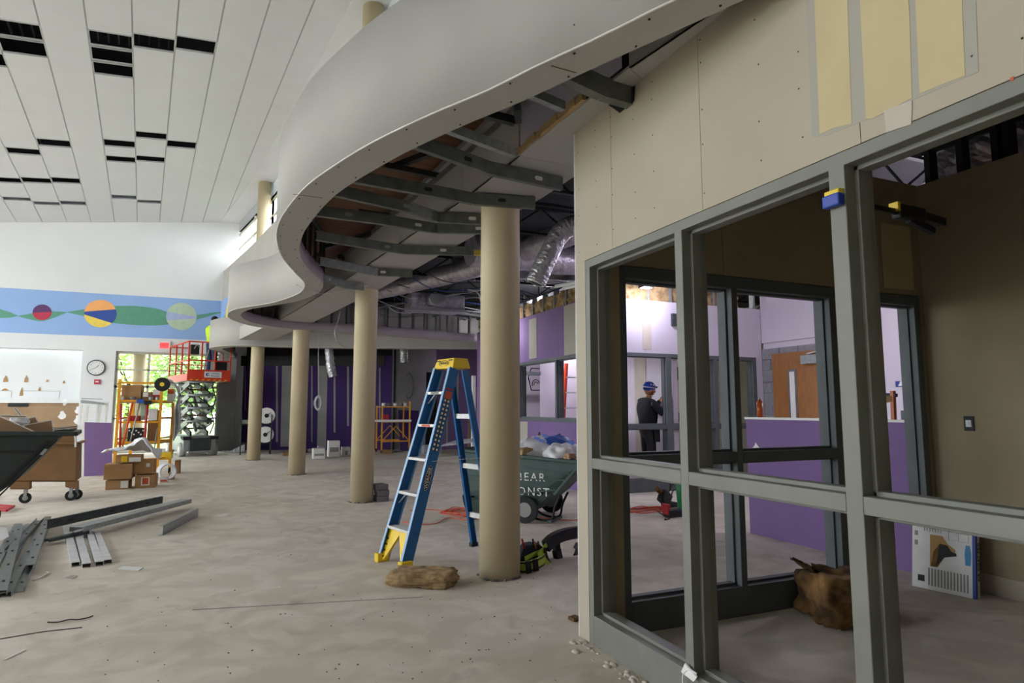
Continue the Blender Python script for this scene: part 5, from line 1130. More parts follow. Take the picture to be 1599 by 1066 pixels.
# ================================================================== PEOPLE
def skin_mesh(V, Ed, Rd, root, sub=2):
    me = bpy.data.meshes.new('t'); me.from_pydata([tuple(v) for v in V], Ed, []); o = bpy.data.objects.new('t', me); col.objects.link(o)
    md = o.modifiers.new('k', 'SKIN'); s_ = o.modifiers.new('s', 'SUBSURF'); s_.levels = sub; s_.render_levels = sub
    if not me.skin_vertices: me.skin_vertices.new()
    L = me.skin_vertices[0].data
    for i, r in enumerate(Rd): L[i].radius = (r, r) if not isinstance(r, tuple) else r; L[i].use_root = (i == root)
    bpy.context.view_layer.update(); dg = bpy.context.evaluated_depsgraph_get()
    out_ = bpy.data.meshes.new_from_object(o.evaluated_get(dg)); bpy.data.objects.remove(o); return out_
def chains(ch):
    V = []; E_ = []; Rd = []; idx = {}
    for c in ch:
        prev = None
        for p, r in c:
            k = tuple(round(a, 4) for a in p)
            if k not in idx: idx[k] = len(V); V.append(p); Rd.append(r)
            if prev is not None: E_.append((prev, idx[k]))
            prev = idx[k]
    return V, E_, Rd
def person(T, pose, label, mats, name='person', loc=None):
    """pose: dict of joints in local metres, x right, y forward"""
    t = thing(name, T @ Vector((0, 0, 0)), label, 'person'); J = {k: Vector(v) for k, v in pose.items()}
    def put(ch, nm, m_, par=t, root=0):
        V, E_, Rd = chains(ch); me = skin_mesh(V, E_, Rd, root); me.transform(T); me.materials.clear(); me.materials.append(M[m_])
        for p in me.polygons: p.use_smooth = True
        return link(nm, me, par)
    def hand(w, e, curl=.6):
        d = (w-e).normalized(); s = d.cross(Vector((0, 0, 1))).normalized(); u = s.cross(d).normalized(); o = []
        pal = w+d*.05
        for i, (off, ln) in enumerate(((-.028, .062), (-.01, .072), (.01, .068), (.027, .052))):
            a = w+d*.085+s*off; b = a+d*ln*.5-u*ln*curl*.25; c = b+d*ln*.35-u*ln*curl*.6
            o.append([(w+d*.045+s*off*.6, .016), (a, .010), (b, .009), (c, .0075)])
        o.append([(w+d*.02-s*.02, .014), (w+d*.045-s*.045, .011), (w+d*.075-s*.05-u*.012, .009)])
        return pal, o
    body = [[(J['pelvis'], .09), (J['chest'], .1), (J['neck'], .055), (J['head'], .06)]]
    for s in 'lr':
        body.append([(J['pelvis'], .09), (J['hip'+s], .07), (J['knee'+s], .055), (J['ank'+s], .038), (J['toe'+s], .036)])
        body.append([(J['chest'], .1), (J['sh'+s], .042), (J['el'+s], .036), (J['wr'+s], .027)])
        pal, hc = hand(J['wr'+s], J['el'+s]); body[-1].append((pal, .03))
        for h in hc: body.append([(J['wr'+s], .027)]+h)
    put(body, 'body', 'skin')
    put([[(J['pelvis'], .145), (J['hipl'], .095), (J['kneel'], .072), (J['ankl']+Vector((0, 0, .03)), .055)], [(J['pelvis'], .145), (J['hipr'], .095), (J['kneer'], .072), (J['ankr']+Vector((0, 0, .03)), .055)], [(J['pelvis'], .145), (J['pelvis']+Vector((0, 0, .1)), .145)]], 'trousers', mats['trousers'])
    put([[(J['pelvis']+Vector((0, 0, .0)), .165), (J['pelvis'].lerp(J['chest'], .5)+Vector((0, .03, 0)), .165), (J['chest'], .16), (J['chest']+Vector((0, 0, .12)), .13), (J['neck']-Vector((0, 0, .01)), .07)]]+[[(J['chest'], .165), (J['sh'+s], .085), (J['el'+s], .06), (J['el'+s].lerp(J['wr'+s], mats.get('sleeve', .9)), .045)] for s in 'lr'], 'shirt', mats['shirt'])
    for s in 'lr': put([[(J['ank'+s]+Vector((0, -.02, .02)), .058), (J['ank'+s]+Vector((0, 0, -.03)), .055), (J['toe'+s], .045)]], 'boot', mats.get('boot', 'card_dk'))
    # head
    h = J['head']; f = Vector(mats['face']).normalized(); r = Vector((f.y, -f.x, 0)).normalized(); u = r.cross(f)
    B = Matrix.Identity(4)
    for i, a in enumerate((r, f, u)):
        for j in range(3): B[j][i] = a[j]
    HM = T @ Matrix.Translation(h+Vector((0, 0, .07))) @ B
    m = MB(HM); m.ball((0, 0, 0), (.075, .098, .118), 16, fn=lambda d: 1-.16*max(0, -d.z)*(1-max(0, d.y)*.6)+.03*max(0, d.y)*max(0, -d.z))
    m.ball((0, .098, -.018), (.014, .022, .026), 8); m.ball((0, .086, -.062), (.026, .014, .008), 6)
    for s in (-1, 1): m.ball((s*.074, -.005, -.01), (.012, .022, .034), 8)
    hd = m.build('head', 'skin', t)
    for s in (-1, 1): MB(HM).ball((s*.03, .088, .008), (.013, .01, .009), 6).build('eye', 'white_pl', hd); MB(HM).ball((s*.03, .0965, .008), (.006, .004, .006), 6).build('pupil', 'black', hd)
    MB(HM).ball((0, -.014, .022), (.083, .1, .112), 16, fn=lambda d: 1 if d.z > -.35 and (d.y < .62 or d.z > .45) else .8).build('hair', 'hair', hd)
    return t, HM, J
hp = Vector((6.38, 8.98, 0))
# worker with the helmet faces +X
T1 = TR(hp, R(-97))
pose = dict(pelvis=(0, -.02, .98), chest=(0, .0, 1.28), neck=(0, .02, 1.47), head=(0, .05, 1.58), hipl=(-.09, 0, .92), hipr=(.09, 0, .92), kneel=(-.1, .02, .5), kneer=(.1, .02, .5), ankl=(-.11, 0, .09), ankr=(.11, 0, .09),
  toel=(-.11, .15, .05), toer=(.11, .15, .05), shl=(-.19, 0, 1.43), shr=(.19, 0, 1.43), ell=(-.22, .16, 1.2), elr=(.22, .2, 1.22), wrl=(-.1, .33, 1.5), wrr=(.12, .35, 1.52))
t, HM, J = person(T1, pose, 'person in a blue helmet and black clothes working at the wall behind the far frame', dict(trousers='black', shirt='navy', face=(0, 1, -.12), sleeve=.93, boot='black'))
hl = MB(HM).ball((0, -.008, .04), (.096, .118, .105), 18, fn=lambda d: 1 if d.z > -.1 else .93).build('helmet', 'helmet', t)
m = MB(HM); m.tube([(.098*math.cos(a), -.008+.12*math.sin(a), .036) for a in [i*math.pi/12 for i in range(24)]], .006, 6, closed=True); m.build('helmet_rim', 'white_pl', hl)
for a in (-.5, .1, .7): MB(HM).ball((.086*math.cos(a-.6+math.pi*0), -.03+.09*math.sin(a), .085), (.016, .016, .016), 6).build('helmet_sticker', 'white_pl', hl)
MB(HM).tube([(.08, 0, .02), (.075, .02, -.04), (.05, .045, -.1), (0, .05, -.125), (-.05, .045, -.1), (-.075, .02, -.04), (-.08, 0, .02)], .005, 6).build('chin_strap', 'black', hl)
lampm = MB(HM).box((-.02, .11, .05), (.02, .14, .075)).build('head_lamp', 'black', hl); MB(HM).cyl((0, .14, .062), (0, .143, .062), .011, n=12).build('lamp_lens', 'lamp', lampm)
MB(T1).box((.12, .02, .78), (.2, .12, .98)).build('tool_pouch', 'black', t)
hlp = HM @ Vector((0, .17, .05)); tgt = Vector((6.7, 8.95, 1.5))
sl = bpy.data.lights.new('head_lamp_beam', 'SPOT'); sl.energy = 14; sl.spot_size = R(38); sl.spot_blend = .5; sl.color = (1, .93, .8); sl.shadow_soft_size = .01
so_ = bpy.data.objects.new('head_lamp_beam', sl); col.objects.link(so_); so_.location = hlp; so_.rotation_euler = (tgt-hlp).to_track_quat('-Z', 'Y').to_euler()
# --- scissor lift
LC = Vector((-1.05, 20.15, 0)) ; LA = math.atan2(1, .0)-math.pi/2+.06
L0 = (pz(290, 714)+pz(331, 710))/2; TL = TR(L0, R(17)); LW = (pz(331, 710)-pz(290, 714)).length
LW = .86
lf = thing('scissor_lift', L0, 'orange red scissor lift with raised platform near the garden window', 'scissor lift')
B = lambda: MB(TL)
B().box((-LW/2, 0, .14), (LW/2, 1.9, .52)).build('chassis', 'galv', lf, bevel=.02); B().box((-.28, -.06, .16), (.28, .0, .5)).build('end_panel', 'galv_dk', lf, bevel=.02)
B().box((-LW/2-.03, -.1, .46), (-.24, .1, .55)).build('bumper', 'black', lf); B().box((.24, -.1, .46), (LW/2+.03, .1, .55)).build('bumper', 'black', lf); B().box((-.3, -.12, .1), (.3, -.05, .15)).build('step_plate', 'galv', lf)
B().box((-.48, .1, .5), (.48, 1.85, .56)).build('chassis_deck', 'galv', lf)
for s in (-1, 1):
    for y in (.2, 1.6): o = B().cyl((s*(LW/2-.1), y, .19), (s*(LW/2+.06), y, .19), .19, n=28).build('wheel', 'tyre_grey', lf); B().cyl((s*(LW/2+.062), y, .19), (s*(LW/2+.068), y, .19), .1, n=16).build('wheel_hub', 'white_pl', o)
NS, z0, z1 = 4, .6, 2.08; hh = (z1-z0)/NS
for k in range(NS):
    za, zb = z0+k*hh, z0+(k+1)*hh
    for s in (-1, 1):
        for q in (0, 1):
            x = s*(.3 if q else .22); a = (x, .12 if not q else 1.75, za); b = (x, 1.75 if not q else .12, zb); B().bar(a, b, .05, .16).build('scissor_arm', 'steel' if q else 'steel_dk', lf)
        B().cyl((s*.35, .93, (za+zb)/2), (s*.17, .93, (za+zb)/2), .05, n=12).build('arm_pin', 'black', lf)
    B().cyl((-.36, .12, zb), (.36, .12, zb), .035, n=12).build('cross_pin', 'galv', lf)
    B().cyl((-.36, 1.75, zb), (.36, 1.75, zb), .035, n=12).build('cross_pin', 'galv', lf)
    B().bar((-.3, .6, za+.16), (.3, .6, za+.16), .05).build('cross_beam', 'card_dk' if k % 2 else 'galv_dk', lf)
for (za, zb) in ((.7, 1.4), (1.35, 2.0)): B().cyl((.0, .5, za), (.0, 1.4, zb), .045, n=10).build('hydraulic_ram', 'galv', lf)
B().tube([(.3, .2, .6), (.36, .05, .9), (.3, .15, 1.25), (.36, .0, 1.6), (.3, .2, 2.0)], .02, 6).build('hydraulic_hose', 'black', lf)
PW = .44; D0, D1 = -.15, 2.1
B().box((-PW, D0, 2.1), (PW+.24, D1, 2.16)).build('platform_deck', 'galv', lf); B().box((-PW, D0-.02, 2.1), (PW+.24, D0+.02, 2.42)).build('toe_board', 'lift_red', lf); B().box((-PW-.02, D0, 2.1), (-PW+.01, D1, 2.3)).build('toe_board', 'lift_red', lf)
B().box((PW+.21, D0, 2.1), (PW+.25, D1, 2.42)).build('toe_board', 'lift_red', lf)
sg_ = B().box((-.02, D0-.03, 2.2), (.44, D0-.02, 2.37)).build('sign_plate', 'white_pl', lf)
p_ = lambda x, y, z: TL @ Vector((x, y, z)); uX = (TL.to_3x3() @ Vector((1, 0, 0)))
B().cyl((.06, D0-.036, 2.285), (.06, D0-.03, 2.285), .045, n=20).build('logo_disc', 'navy_p', sg_); B().cyl((.075, D0-.038, 2.285), (.075, D0-.036, 2.285), .022, n=16).build('logo_ring', 'white_pl', sg_)
text('lettering', 'United', p_(.27, D0-.034, 2.32), uX, (0, 0, 1), .075, 'navy_p', sg_); text('lettering', 'Rentals', p_(.27, D0-.034, 2.25), uX, (0, 0, 1), .075, 'navy_p', sg_)
for i in range(7): B().prism([(-.4+i*.15, D0-.024, 2.115), (-.34+i*.15, D0-.024, 2.115), (-.30+i*.15, D0-.024, 2.145), (-.36+i*.15, D0-.024, 2.145)], (0, -.004, 0)).build('hazard_stripe', 'lad_yel', lf)
X0, X1 = -PW, PW+.23
for x, y in ((X0, D0), (-.1, D0), (.25, D0), (X1, D0), (X0, .6), (X0, 1.3), (X0, D1), (X1, .6), (X1, 1.3), (X1, D1), (.1, D1)): B().bar((x, y, 2.15), (x, y, 3.2), .035).build('guard_post', 'lift_red', lf)
for z in (2.68, 3.2):
    for a, b in (((X0, D0), (X1, D0)), ((X1, D0), (X1, D1)), ((X1, D1), (X0, D1)), ((X0, D1), (X0, D0))): B().bar((*a, z), (*b, z), .035).build('guard_rail', 'lift_red', lf)
B().box((-.38, D0+.05, 2.85), (-.16, D0+.2, 3.12)).build('control_box', 'black', lf, bevel=.01); B().tube([p for p in [(-.3, D0+.06, 3.0), (-.24, D0+.04, 3.12), (-.16, D0+.06, 3.05)]], .02, 6).build('control_handle', 'galv', lf)
B().box((.24, D0+.06, 2.18), (.6, D0+.4, 2.68)).build('material_bin', 'black', lf); B().bar((-.05, D0+.2, 2.17), (.1, D0+.1, 3.0), .06, .01).build('board_strip', 'white_pl', lf)
# worker on the lift
hd_ = py(334, 492, L0.y+.3)
wp2 = py(333, 495, L0.y+.45); T2 = TR((wp2.x, wp2.y, 2.165), R(-45), s=1.05)
pose2 = dict(pelvis=(0, 0, .98), chest=(0, .03, 1.28), neck=(0, .05, 1.48), head=(0, .07, 1.59), hipl=(-.09, 0, .92), hipr=(.09, 0, .92), kneel=(-.1, .04, .5), kneer=(.1, .04, .5), ankl=(-.11, 0, .09), ankr=(.11, 0, .09),
  toel=(-.11, .15, .05), toer=(.11, .15, .05), shl=(-.19, .03, 1.43), shr=(.19, .03, 1.43), ell=(-.24, .22, 1.28), elr=(.24, .22, 1.3), wrl=(-.16, .45, 1.36), wrr=(.16, .47, 1.4))
person(T2, pose2, 'person with short black hair in a hi-vis yellow shirt standing on the lift', dict(trousers='denim', shirt='hiviz', face=(.25, 1, -.2), sleeve=.45))
# ================================================================== WALL ITEMS
c = py(150.5, 574, 22); t = thing('wall_clock', c, 'round grey rimmed clock on the white pilaster', 'clock')
MB().cyl((c.x, 22, c.z), (c.x, 21.95, c.z), .235, n=40).build('clock_rim', 'galv_dk', t); MB().cyl((c.x, 21.949, c.z), (c.x, 21.945, c.z), .205, n=40).build('clock_face', 'plate', t)
for i in range(12): a = i*math.pi/6; text('numeral', str(12 if i == 0 else i), (c.x+.165*math.sin(a), 21.944, c.z+.165*math.cos(a)), (1, 0, 0), (0, 0, 1), .05, 'black', t)
MB().bar((c.x, 21.942, c.z), (c.x+.07, 21.942, c.z+.08), .01, .004, up=(0, 1, 0)).build('hour_hand', 'black', t); MB().bar((c.x, 21.94, c.z), (c.x-.13, 21.94, c.z-.06), .007, .004, up=(0, 1, 0)).build('minute_hand', 'black', t)
c = py(152, 596, 22); t = thing('alarm_box', c, 'small red fire alarm plate under the clock', 'alarm'); MB().box((c.x-.075, 21.95, c.z-.07), (c.x+.075, 22, c.z+.07)).build('box_body', 'red_p', t, bevel=.008); MB().box((c.x-.045, 21.945, c.z-.015), (c.x+.045, 21.95, c.z+.02)).build('pull_handle', 'white_pl', t)
c = py(257, 539.5, 22); t = thing('exit_sign', c, 'glowing red exit sign above the garden window', 'sign'); MB().box((c.x-.19, 21.93, c.z-.13), (c.x+.17, 22, c.z+.13)).build('sign_case', 'plate', t, bevel=.008); MB().box((c.x-.12, 21.926, c.z-.09), (c.x+.12, 21.93, c.z+.09)).build('sign_face', 'sign_pink' if 'sign_pink' in M else 'exit_red', t)
text('lettering', 'EXIT', (c.x, 21.924, c.z), (1, 0, 0), (0, 0, 1), .12, 'red', t)
# --- clamp on the post
A_ = px(1302, 311, FX-.012); t = thing('bar_clamp', A_, 'dark bar clamp with blue and yellow jaws gripping the tall frame post', 'clamp')
Bq = Vector((2.52, A_.y+.02, A_.z-.0)); kx = (Bq-A_).normalized()
MB().bar(A_+kx*.0, Bq, .012, .02).build('clamp_bar', 'black', t)
MB().box((A_.x-.02, A_.y-.035, A_.z-.03), (A_.x+.01, A_.y+.035, A_.z+.015)).build('clamp_jaw', 'helmet', t, bevel=.006); MB().box((A_.x-.012, A_.y-.03, A_.z+.012), (A_.x+.014, A_.y+.03, A_.z+.032)).build('jaw_pad', 'lad_yel', t, bevel=.004)
c = A_.lerp(Bq, .62); MB().box((c.x-.05, c.y-.02, c.z-.025), (c.x+.1, c.y+.02, c.z+.03)).build('clamp_grip', 'black', t, bevel=.008); MB().box((c.x-.06, c.y-.018, c.z+.0), (c.x-.045, c.y+.018, c.z+.035)).build('jaw_pad', 'lad_yel', t)
MB().bar(c+Vector((.02, 0, -.02)), c+Vector((.16, 0, -.05)), .02, .025).build('trigger', 'black', t); MB().bar(c+Vector((.1, 0, .0)), c+Vector((.22, 0, -.01)), .03, .03).build('clamp_handle', 'black', t)
m = MB(); a = px(1079, 1050, FX-.01); m.tube(catmull([a+Vector((0, -.04, .01)), a+Vector((-.01, 0, .014)), a+Vector((-.02, .03, -.02)), a+Vector((-.015, .035, -.1))], 5), [.004]*16, 6)
m.prism([a+Vector((-.01, -.05, .0)), a+Vector((-.01, .03, .03)), a+Vector((-.02, .045, -.01)), a+Vector((-.02, -.04, -.02))], (.006, 0, .003)); tag(m.build('torn_tape', 'white_pl'), 'scrap of torn white tape hanging at the foot of the second frame post', 'tape')
# --- printed carton leaning in the small room
A = pz(1424, 914); Bb = pz(1524, 936); 
ub = (Bb-A).normalized(); nb = Vector((-ub.y, ub.x, 0)); nb = nb if nb.x > 0 else -nb; WB = (Bb-A).length; HB = .50; lean = Vector((0, 0, 1))*.985+nb*.14
t = thing('printed_carton', A, 'white printed carton with picture and blue edge leaning on the room wall', 'box')
def bx_(u, v, d=0): return A+ub*WB*u+lean*HB*v-nb*d
MB().prism([bx_(0, 0), bx_(1, 0), bx_(1, 1), bx_(0, 1)], nb*.07).build('carton', 'white_pl', t, bevel=.003)
def lab_(pts, m_, nm='printed_panel', d=.0015): MB().prism([bx_(u, v, d) for u, v in pts], nb*.001).build(nm, m_, t)
lab_(((.955, 0), (1.0, 0), (1.0, 1), (.955, 1)), 'blue_sign'); lab_(((.30, .34), (.42, .34), (.53, .52), (.70, .55), (.70, .63), (.58, .70), (.50, .80), (.30, .80)), 'photo_tan', 'picture')
lab_(((.31, .34), (.42, .34), (.53, .50), (.72, .545), (.715, .58), (.64, .60), (.58, .68), (.46, .69), (.36, .56)), 'wool_dk', 'picture', .0025); lab_(((.40, .36), (.53, .50), (.72, .55), (.71, .58), (.62, .60), (.57, .67), (.45, .66)), 'black', 'picture', .003)
lab_(((.85, .44), (.93, .44), (.94, .60), (.92, .72), (.86, .72), (.84, .6)), 'cyan', 'badge'); lab_(((.10, .10), (.21, .10), (.21, .19), (.10, .19)), 'black', 'badge')
for i in range(13): lab_(((.27+i*.05, .06), (.295+i*.05, .06), (.295+i*.05, .31), (.27+i*.05, .31)), 'print', 'text_lines')
for i in range(7): lab_(((.2+i*.045, .84+.01*(i % 2)), (.215+i*.045, .84), (.215+i*.045, .97), (.2+i*.045, .97)), 'print', 'text_lines')
m = MB(); 
for a, b in (((.6, .76), (.6, .93)), ((.6, .93), (.9, .93)), ((.9, .93), (.9, .76)), ((.9, .76), (.6, .76)), ((.75, .76), (.75, .87)), ((.6, .87), (.9, .87))): m.bar(bx_(*a, .0015), bx_(*b, .0015), .003, .001)
m.build('text_frame', 'print', t)
for v in (.62, .76): lab_(((.045, v), (.1, v), (.1, v+.07), (.045, v+.07)), 'print', 'text_lines')
sq_ = nb*1.0; MB().prism([bx_(1, 0)+ub*.001, bx_(1, 0)+nb*.025+ub*.001, bx_(1, 1)+nb*.025+ub*.001, bx_(1, 1)+ub*.001], ub*.001).build('printed_panel', 'blue_sign', t)
text('lettering', 'AIR COAT PRO', bx_(1, .5)+nb*.048+ub*.002, lean, -nb if lean.cross(-nb).dot(ub) > 0 else nb, .04, 'black', t)
# --- items on / beyond the half wall
c = px(1186, 650, 5.17); t = thing('spray_can', (5.18, c.y, 1.242), 'rust orange canister standing on the end of the purple half wall', 'can'); zt_ = px(1186, 625, 5.17).z
MB().cyl((5.18, c.y, 1.242), (5.18, c.y, zt_-.02), .034, n=20).build('can_body', 'cylin', t); MB().cyl((5.18, c.y, zt_-.02), (5.18, c.y, zt_+.01), .034, .015, n=20).build('can_shoulder', 'cylin', t); MB().cyl((5.18, c.y, zt_+.01), (5.18, c.y, zt_+.03), .014, n=12).build('can_valve', 'chrome', t)
t = thing('orange_bar_clamp', px(1395, 655, 5.18), 'rust orange bar clamp standing above the half wall behind the door opening', 'clamp')
cq = px(1396, 656, 5.18); cq.z = 1.242; MB().bar(cq, px(1394, 610, 5.18), .035, .03).build('clamp_bar', 'cylin', t); MB().bar(px(1381, 616, 5.18), px(1400, 617, 5.18), .03, .03).build('clamp_arm', 'black', t); MB().bar(px(1381, 624, 5.18), px(1395, 622, 5.18), .04, .05).build('clamp_head', 'card_dk', t)
a, b = px(1398, 595, 8.61), px(1420, 603, 8.61); t = MB().box((8.61, a.y, a.z), (8.619, b.y, b.z)).build('wall_sign', 'blue_sign'); tag(t, 'blue rectangular sign with white mark on the far lilac wall', 'sign')
c = (a+b)/2; MB().prism([c+Vector((-.004, .06, -.03)), c+Vector((-.004, -.05, -.03)), c+Vector((-.004, -.06, .03)), c+Vector((-.004, .02, .04))], (-.001, 0, 0)).build('sign_mark', 'white_pl', t)
a, b = px(1411, 646, 5.18), px(1420, 656, 5.18); tag(MB().box((5.14, a.y, 1.243), (5.22, a.y-.09, 1.32)).build('grey_tin', 'galv_dk', None, .006), 'small grey tin on the half wall by the door opening', 'tin')
# --- green bin, machine, vacuum cords
c = pz(1066, 800); t = thing('green_bin', c, 'tall bright green bin seen through the lower first pane', 'bin'); MB().cyl((c.x+.1, c.y, 0), (c.x+.1, c.y, .52), .14, .17, n=24).build('bin_body', 'bin_green', t); MB().cyl((c.x+.1, c.y, .52), (c.x+.1, c.y, .56), .18, n=24).build('bin_rim', 'bin_green', t)
c = pz(1052, 806); t = thing('battery_charger', c, 'black and red charger with a blue light on the floor by the green bin', 'charger'); MB().box((c.x-.12, c.y-.08, 0), (c.x+.14, c.y+.06, .09)).build('charger_body', 'black', t, bevel=.01); MB().box((c.x-.13, c.y-.06, .03), (c.x-.09, c.y+.06, .16)).build('charger_side', 'red', t, bevel=.008); MB().box((c.x, c.y-.082, .075), (c.x+.05, c.y-.078, .09)).build('charger_light', 'blue_sign', t)
c = pz(1038, 792); t = thing('power_tool', c, 'black power tool tipped over beside the charger', 'power tool'); MB(TR((c.x, c.y, .12), .3, .0, .6)).box((-.1, -.05, -.08), (.1, .05, .1)).build('tool_body', 'cord', t, bevel=.02); MB().box((c.x-.02, c.y-.08, 0), (c.x+.16, c.y+.06, .07)).build('tool_base', 'cord', t, bevel=.01)
MB(TR((c.x-.05, c.y, .2), .3)).cyl((0, 0, 0), (-.1, 0, .06), .035, n=12).build('tool_nose', 'card_dk', t)
for i, P in enumerate(([(1036, 786), (1043, 770), (1050, 757), (1056, 745)], [(1046, 790), (1048, 775), (1052, 765), (1060, 765)])):
    tag(MB().tube(catmull([py(x, y, c.y+.02) for x, y in P], 6), .008, 6).build('power_cable', 'cord'), ('black cord rising left of the green bin', 'black cord rising right beside the green bin')[i], 'cord')
cord([pz(x, y) for x, y in ((1024, 797), (1033, 803), (1040, 806), (1046, 802), (1038, 812), (1046, 810))], .007, 'cord', 'power_cable', 'black cord snaking on the floor by the charger')
for i, P in enumerate(([(1055, 655), (1053, 690), (1049, 712)], [(1058, 660), (1056, 690), (1052, 712)])): tag(MB().tube(catmull([py(x, y, 10.17) for x, y in P], 6), .012, 6).build('hanging_cable', 'cord'), ('left', 'right')[i]+' black cable hanging behind the far frame rail', 'cable')
c = py(1053, 583, 10.14); tag(MB().box((c.x-.05, 10.14, c.z-.13), (c.x+.13, 10.2, c.z+.13)).build('dark_panel', 'black', None, .006), 'dark flat box mounted behind the far frame, upper one', 'box'); c = py(1059, 651, 10.14); tag(MB().box((c.x-.05, 10.14, c.z-.09), (c.x+.12, 10.2, c.z+.09)).build('dark_panel', 'galv_dk', None, .006), 'grey flat box behind the far frame, lower one', 'box')
# --- orange ladders in the far room
for i, (x0, x1, yb) in enumerate(((882, 892, 648), (896, 903, 648))):
    Yl = 11.9+i*.3; a0 = on(882+i*9, 660, (5.9, Yl, 0), (-.3, 1, 0)); t = thing('orange_ladder', (a0.x, a0.y, 0), ('orange ladder with grey steps seen through the partition window', 'second orange ladder right behind the first one')[i], 'ladder')
    for s in (0, 1):
        b = Vector((a0.x+s*.38, a0.y-s*.05, 0)); MB().bar(b+Vector((-.12 if s == 0 else .0, 0, 0)), b+Vector((.05 if s == 0 else -.02, 0, 2.3)), .05, .09).build('side_rail', 'ora_lad', t)
    for k in range(6): MB().bar((a0.x-.08+.02*k, a0.y-.03, .35+k*.33), (a0.x+.37, a0.y-.06, .35+k*.33), .07, .03).build('step', 'alu', t)
# --- far scaffold, board, cart with rolls and debris
t = thing('small_scaffold', (4.6, 19.2, 0), 'small yellow scaffold with a white plank in front of the grey far wall', 'scaffold')
for y in (19.0, 19.8):
    for x in (597, 640): p = py(x, 640, 19.0); MB().bar((p.x, y, .08), (p.x, y, 1.55 if x == 640 else 1.42), .04).build('post', 'scaff', t); MB().cyl((p.x-.02, y, .05), (p.x+.02, y, .05), .05, n=12).build('caster_wheel', 'rubber', t)
    a, b = py(597, 640, 19).x, py(640, 640, 19).x
    for z in (.35, .92, 1.38): MB().bar((a, y, z), (b, y, z), .03).build('rail', 'scaff', t)
    MB().bar((a, y, .35), ((a+b)/2, y, .8), .02).build('cross_brace', 'scaff', t); MB().bar((b, y, .35), ((a+b)/2, y, .8), .02).build('cross_brace', 'scaff', t)
MB().box((a, 19, 1.36), (b, 19.8, 1.39)).build('platform', 'ply_lt', t)
for i, x in enumerate((585, 600, 608, 618, 628, 634)):
    p = py(x, 635, 19.2); tag(MB().cyl((p.x, 19.3, 1.392), (p.x, 19.3, 1.5), .06, n=12).build('paint_tub', 'white_pl' if i % 2 else 'block_dk'), ('white' if i % 2 else 'dark')+' tub on the small yellow scaffold', 'tub', 'tubs on the small scaffold') if x > 595 else None
a, b = py(578, 656, 18.85), py(641, 661, 18.85); tag(MB().prism([Vector((a.x, 18.75, .935)), Vector((b.x, 18.75, .935)), Vector((b.x, 19.1, .935)), Vector((a.x, 19.1, .935))], (0, 0, .06)).build('white_plank', 'white_pl'), 'white plank laid across in front of the small scaffold', 'plank')
a, b = py(592, 668, 19.4), py(598, 676, 19.4); tag(MB().box((a.x+.1, 19.3, .935), (b.x+.15, 19.6, 1.15)).build('red_box', 'red', None, .01), 'red box on the small yellow scaffold', 'box')
P = [py(x, y, 19.7) for x, y in ((625, 706), (654, 706), (657, 641), (625, 640))]; P[0].z = P[1].z = 0; o = MB().prism([P[0], P[1], P[2]+Vector((0, .25, 0)), P[3]+Vector((0, .25, 0))], (0, .02, 0)).build('purple_drywall_sheet', 'purple_dk'); tag(o, 'dark purple board leaning on the grey far wall beside the small scaffold', 'drywall')
t = thing('wire_cart', (.55, 20.3, 0), 'dark two shelf cart holding white rolls against the purple wall', 'cart'); cy = 19.9
xa, xb = py(377, 660, cy).x, py(424, 660, cy).x
for x in (xa, xb):
    for y in (cy, cy+.5): MB().bar((x, y, .1), (x, y, 1.15), .03).build('post', 'galv_dk', t); MB().cyl((x-.015, y, .05), (x+.015, y, .05), .05, n=12).build('caster_wheel', 'rubber', t)
for z in (.3, .85): MB().box((xa, cy, z), (xb, cy+.5, z+.03)).build('shelf', 'black', t)
for i, (x, y) in enumerate(((416, 657), (414, 685))):
    c = py(x, y, cy); c.z = (.88, .33)[i != 0]+.24; tt_ = thing('cable_roll', (c.x, cy+.1, c.z), ('white cable roll on the upper cart shelf', 'white cable roll on the lower cart shelf')[i], 'roll')
    MB().cyl((c.x, cy+.02, c.z), (c.x, cy+.3, c.z), .235, n=24).build('roll_body', 'white_pl', tt_); MB().cyl((c.x, cy+.01, c.z), (c.x, cy+.02, c.z), .06, n=16).build('roll_core', 'black', tt_); MB().bar((c.x, cy+.012, c.z), (c.x+.12, cy+.012, c.z+.1), .04, .01).build('roll_mark', 'cord', tt_)
c = py(381, 655, cy); tag(MB().box((xa, cy+.05, .882), (xa+.25, cy+.35, 1.0)).build('grey_box', 'galv', None, .01), 'small grey box on the upper cart shelf', 'box')
m = MB(); 
def pf(u, v):
    p = pz(346+36*u, 706, 0); h = .25*max(0, u-.35)*math.sin(v*3.14)*1.4+.05*abs(nz.noise(Vector((u*6, v*6, 1)))); return Vector((p.x, p.y-.2+v*.6, .01+h))
m.grid(pf, 20, 10, False); tag(m.build('plastic_sheet', 'bag'), 'crumpled white plastic sheet on the floor by the farthest column', 'sheet')
GD = 'white boxes on the floor by the dark purple wall'
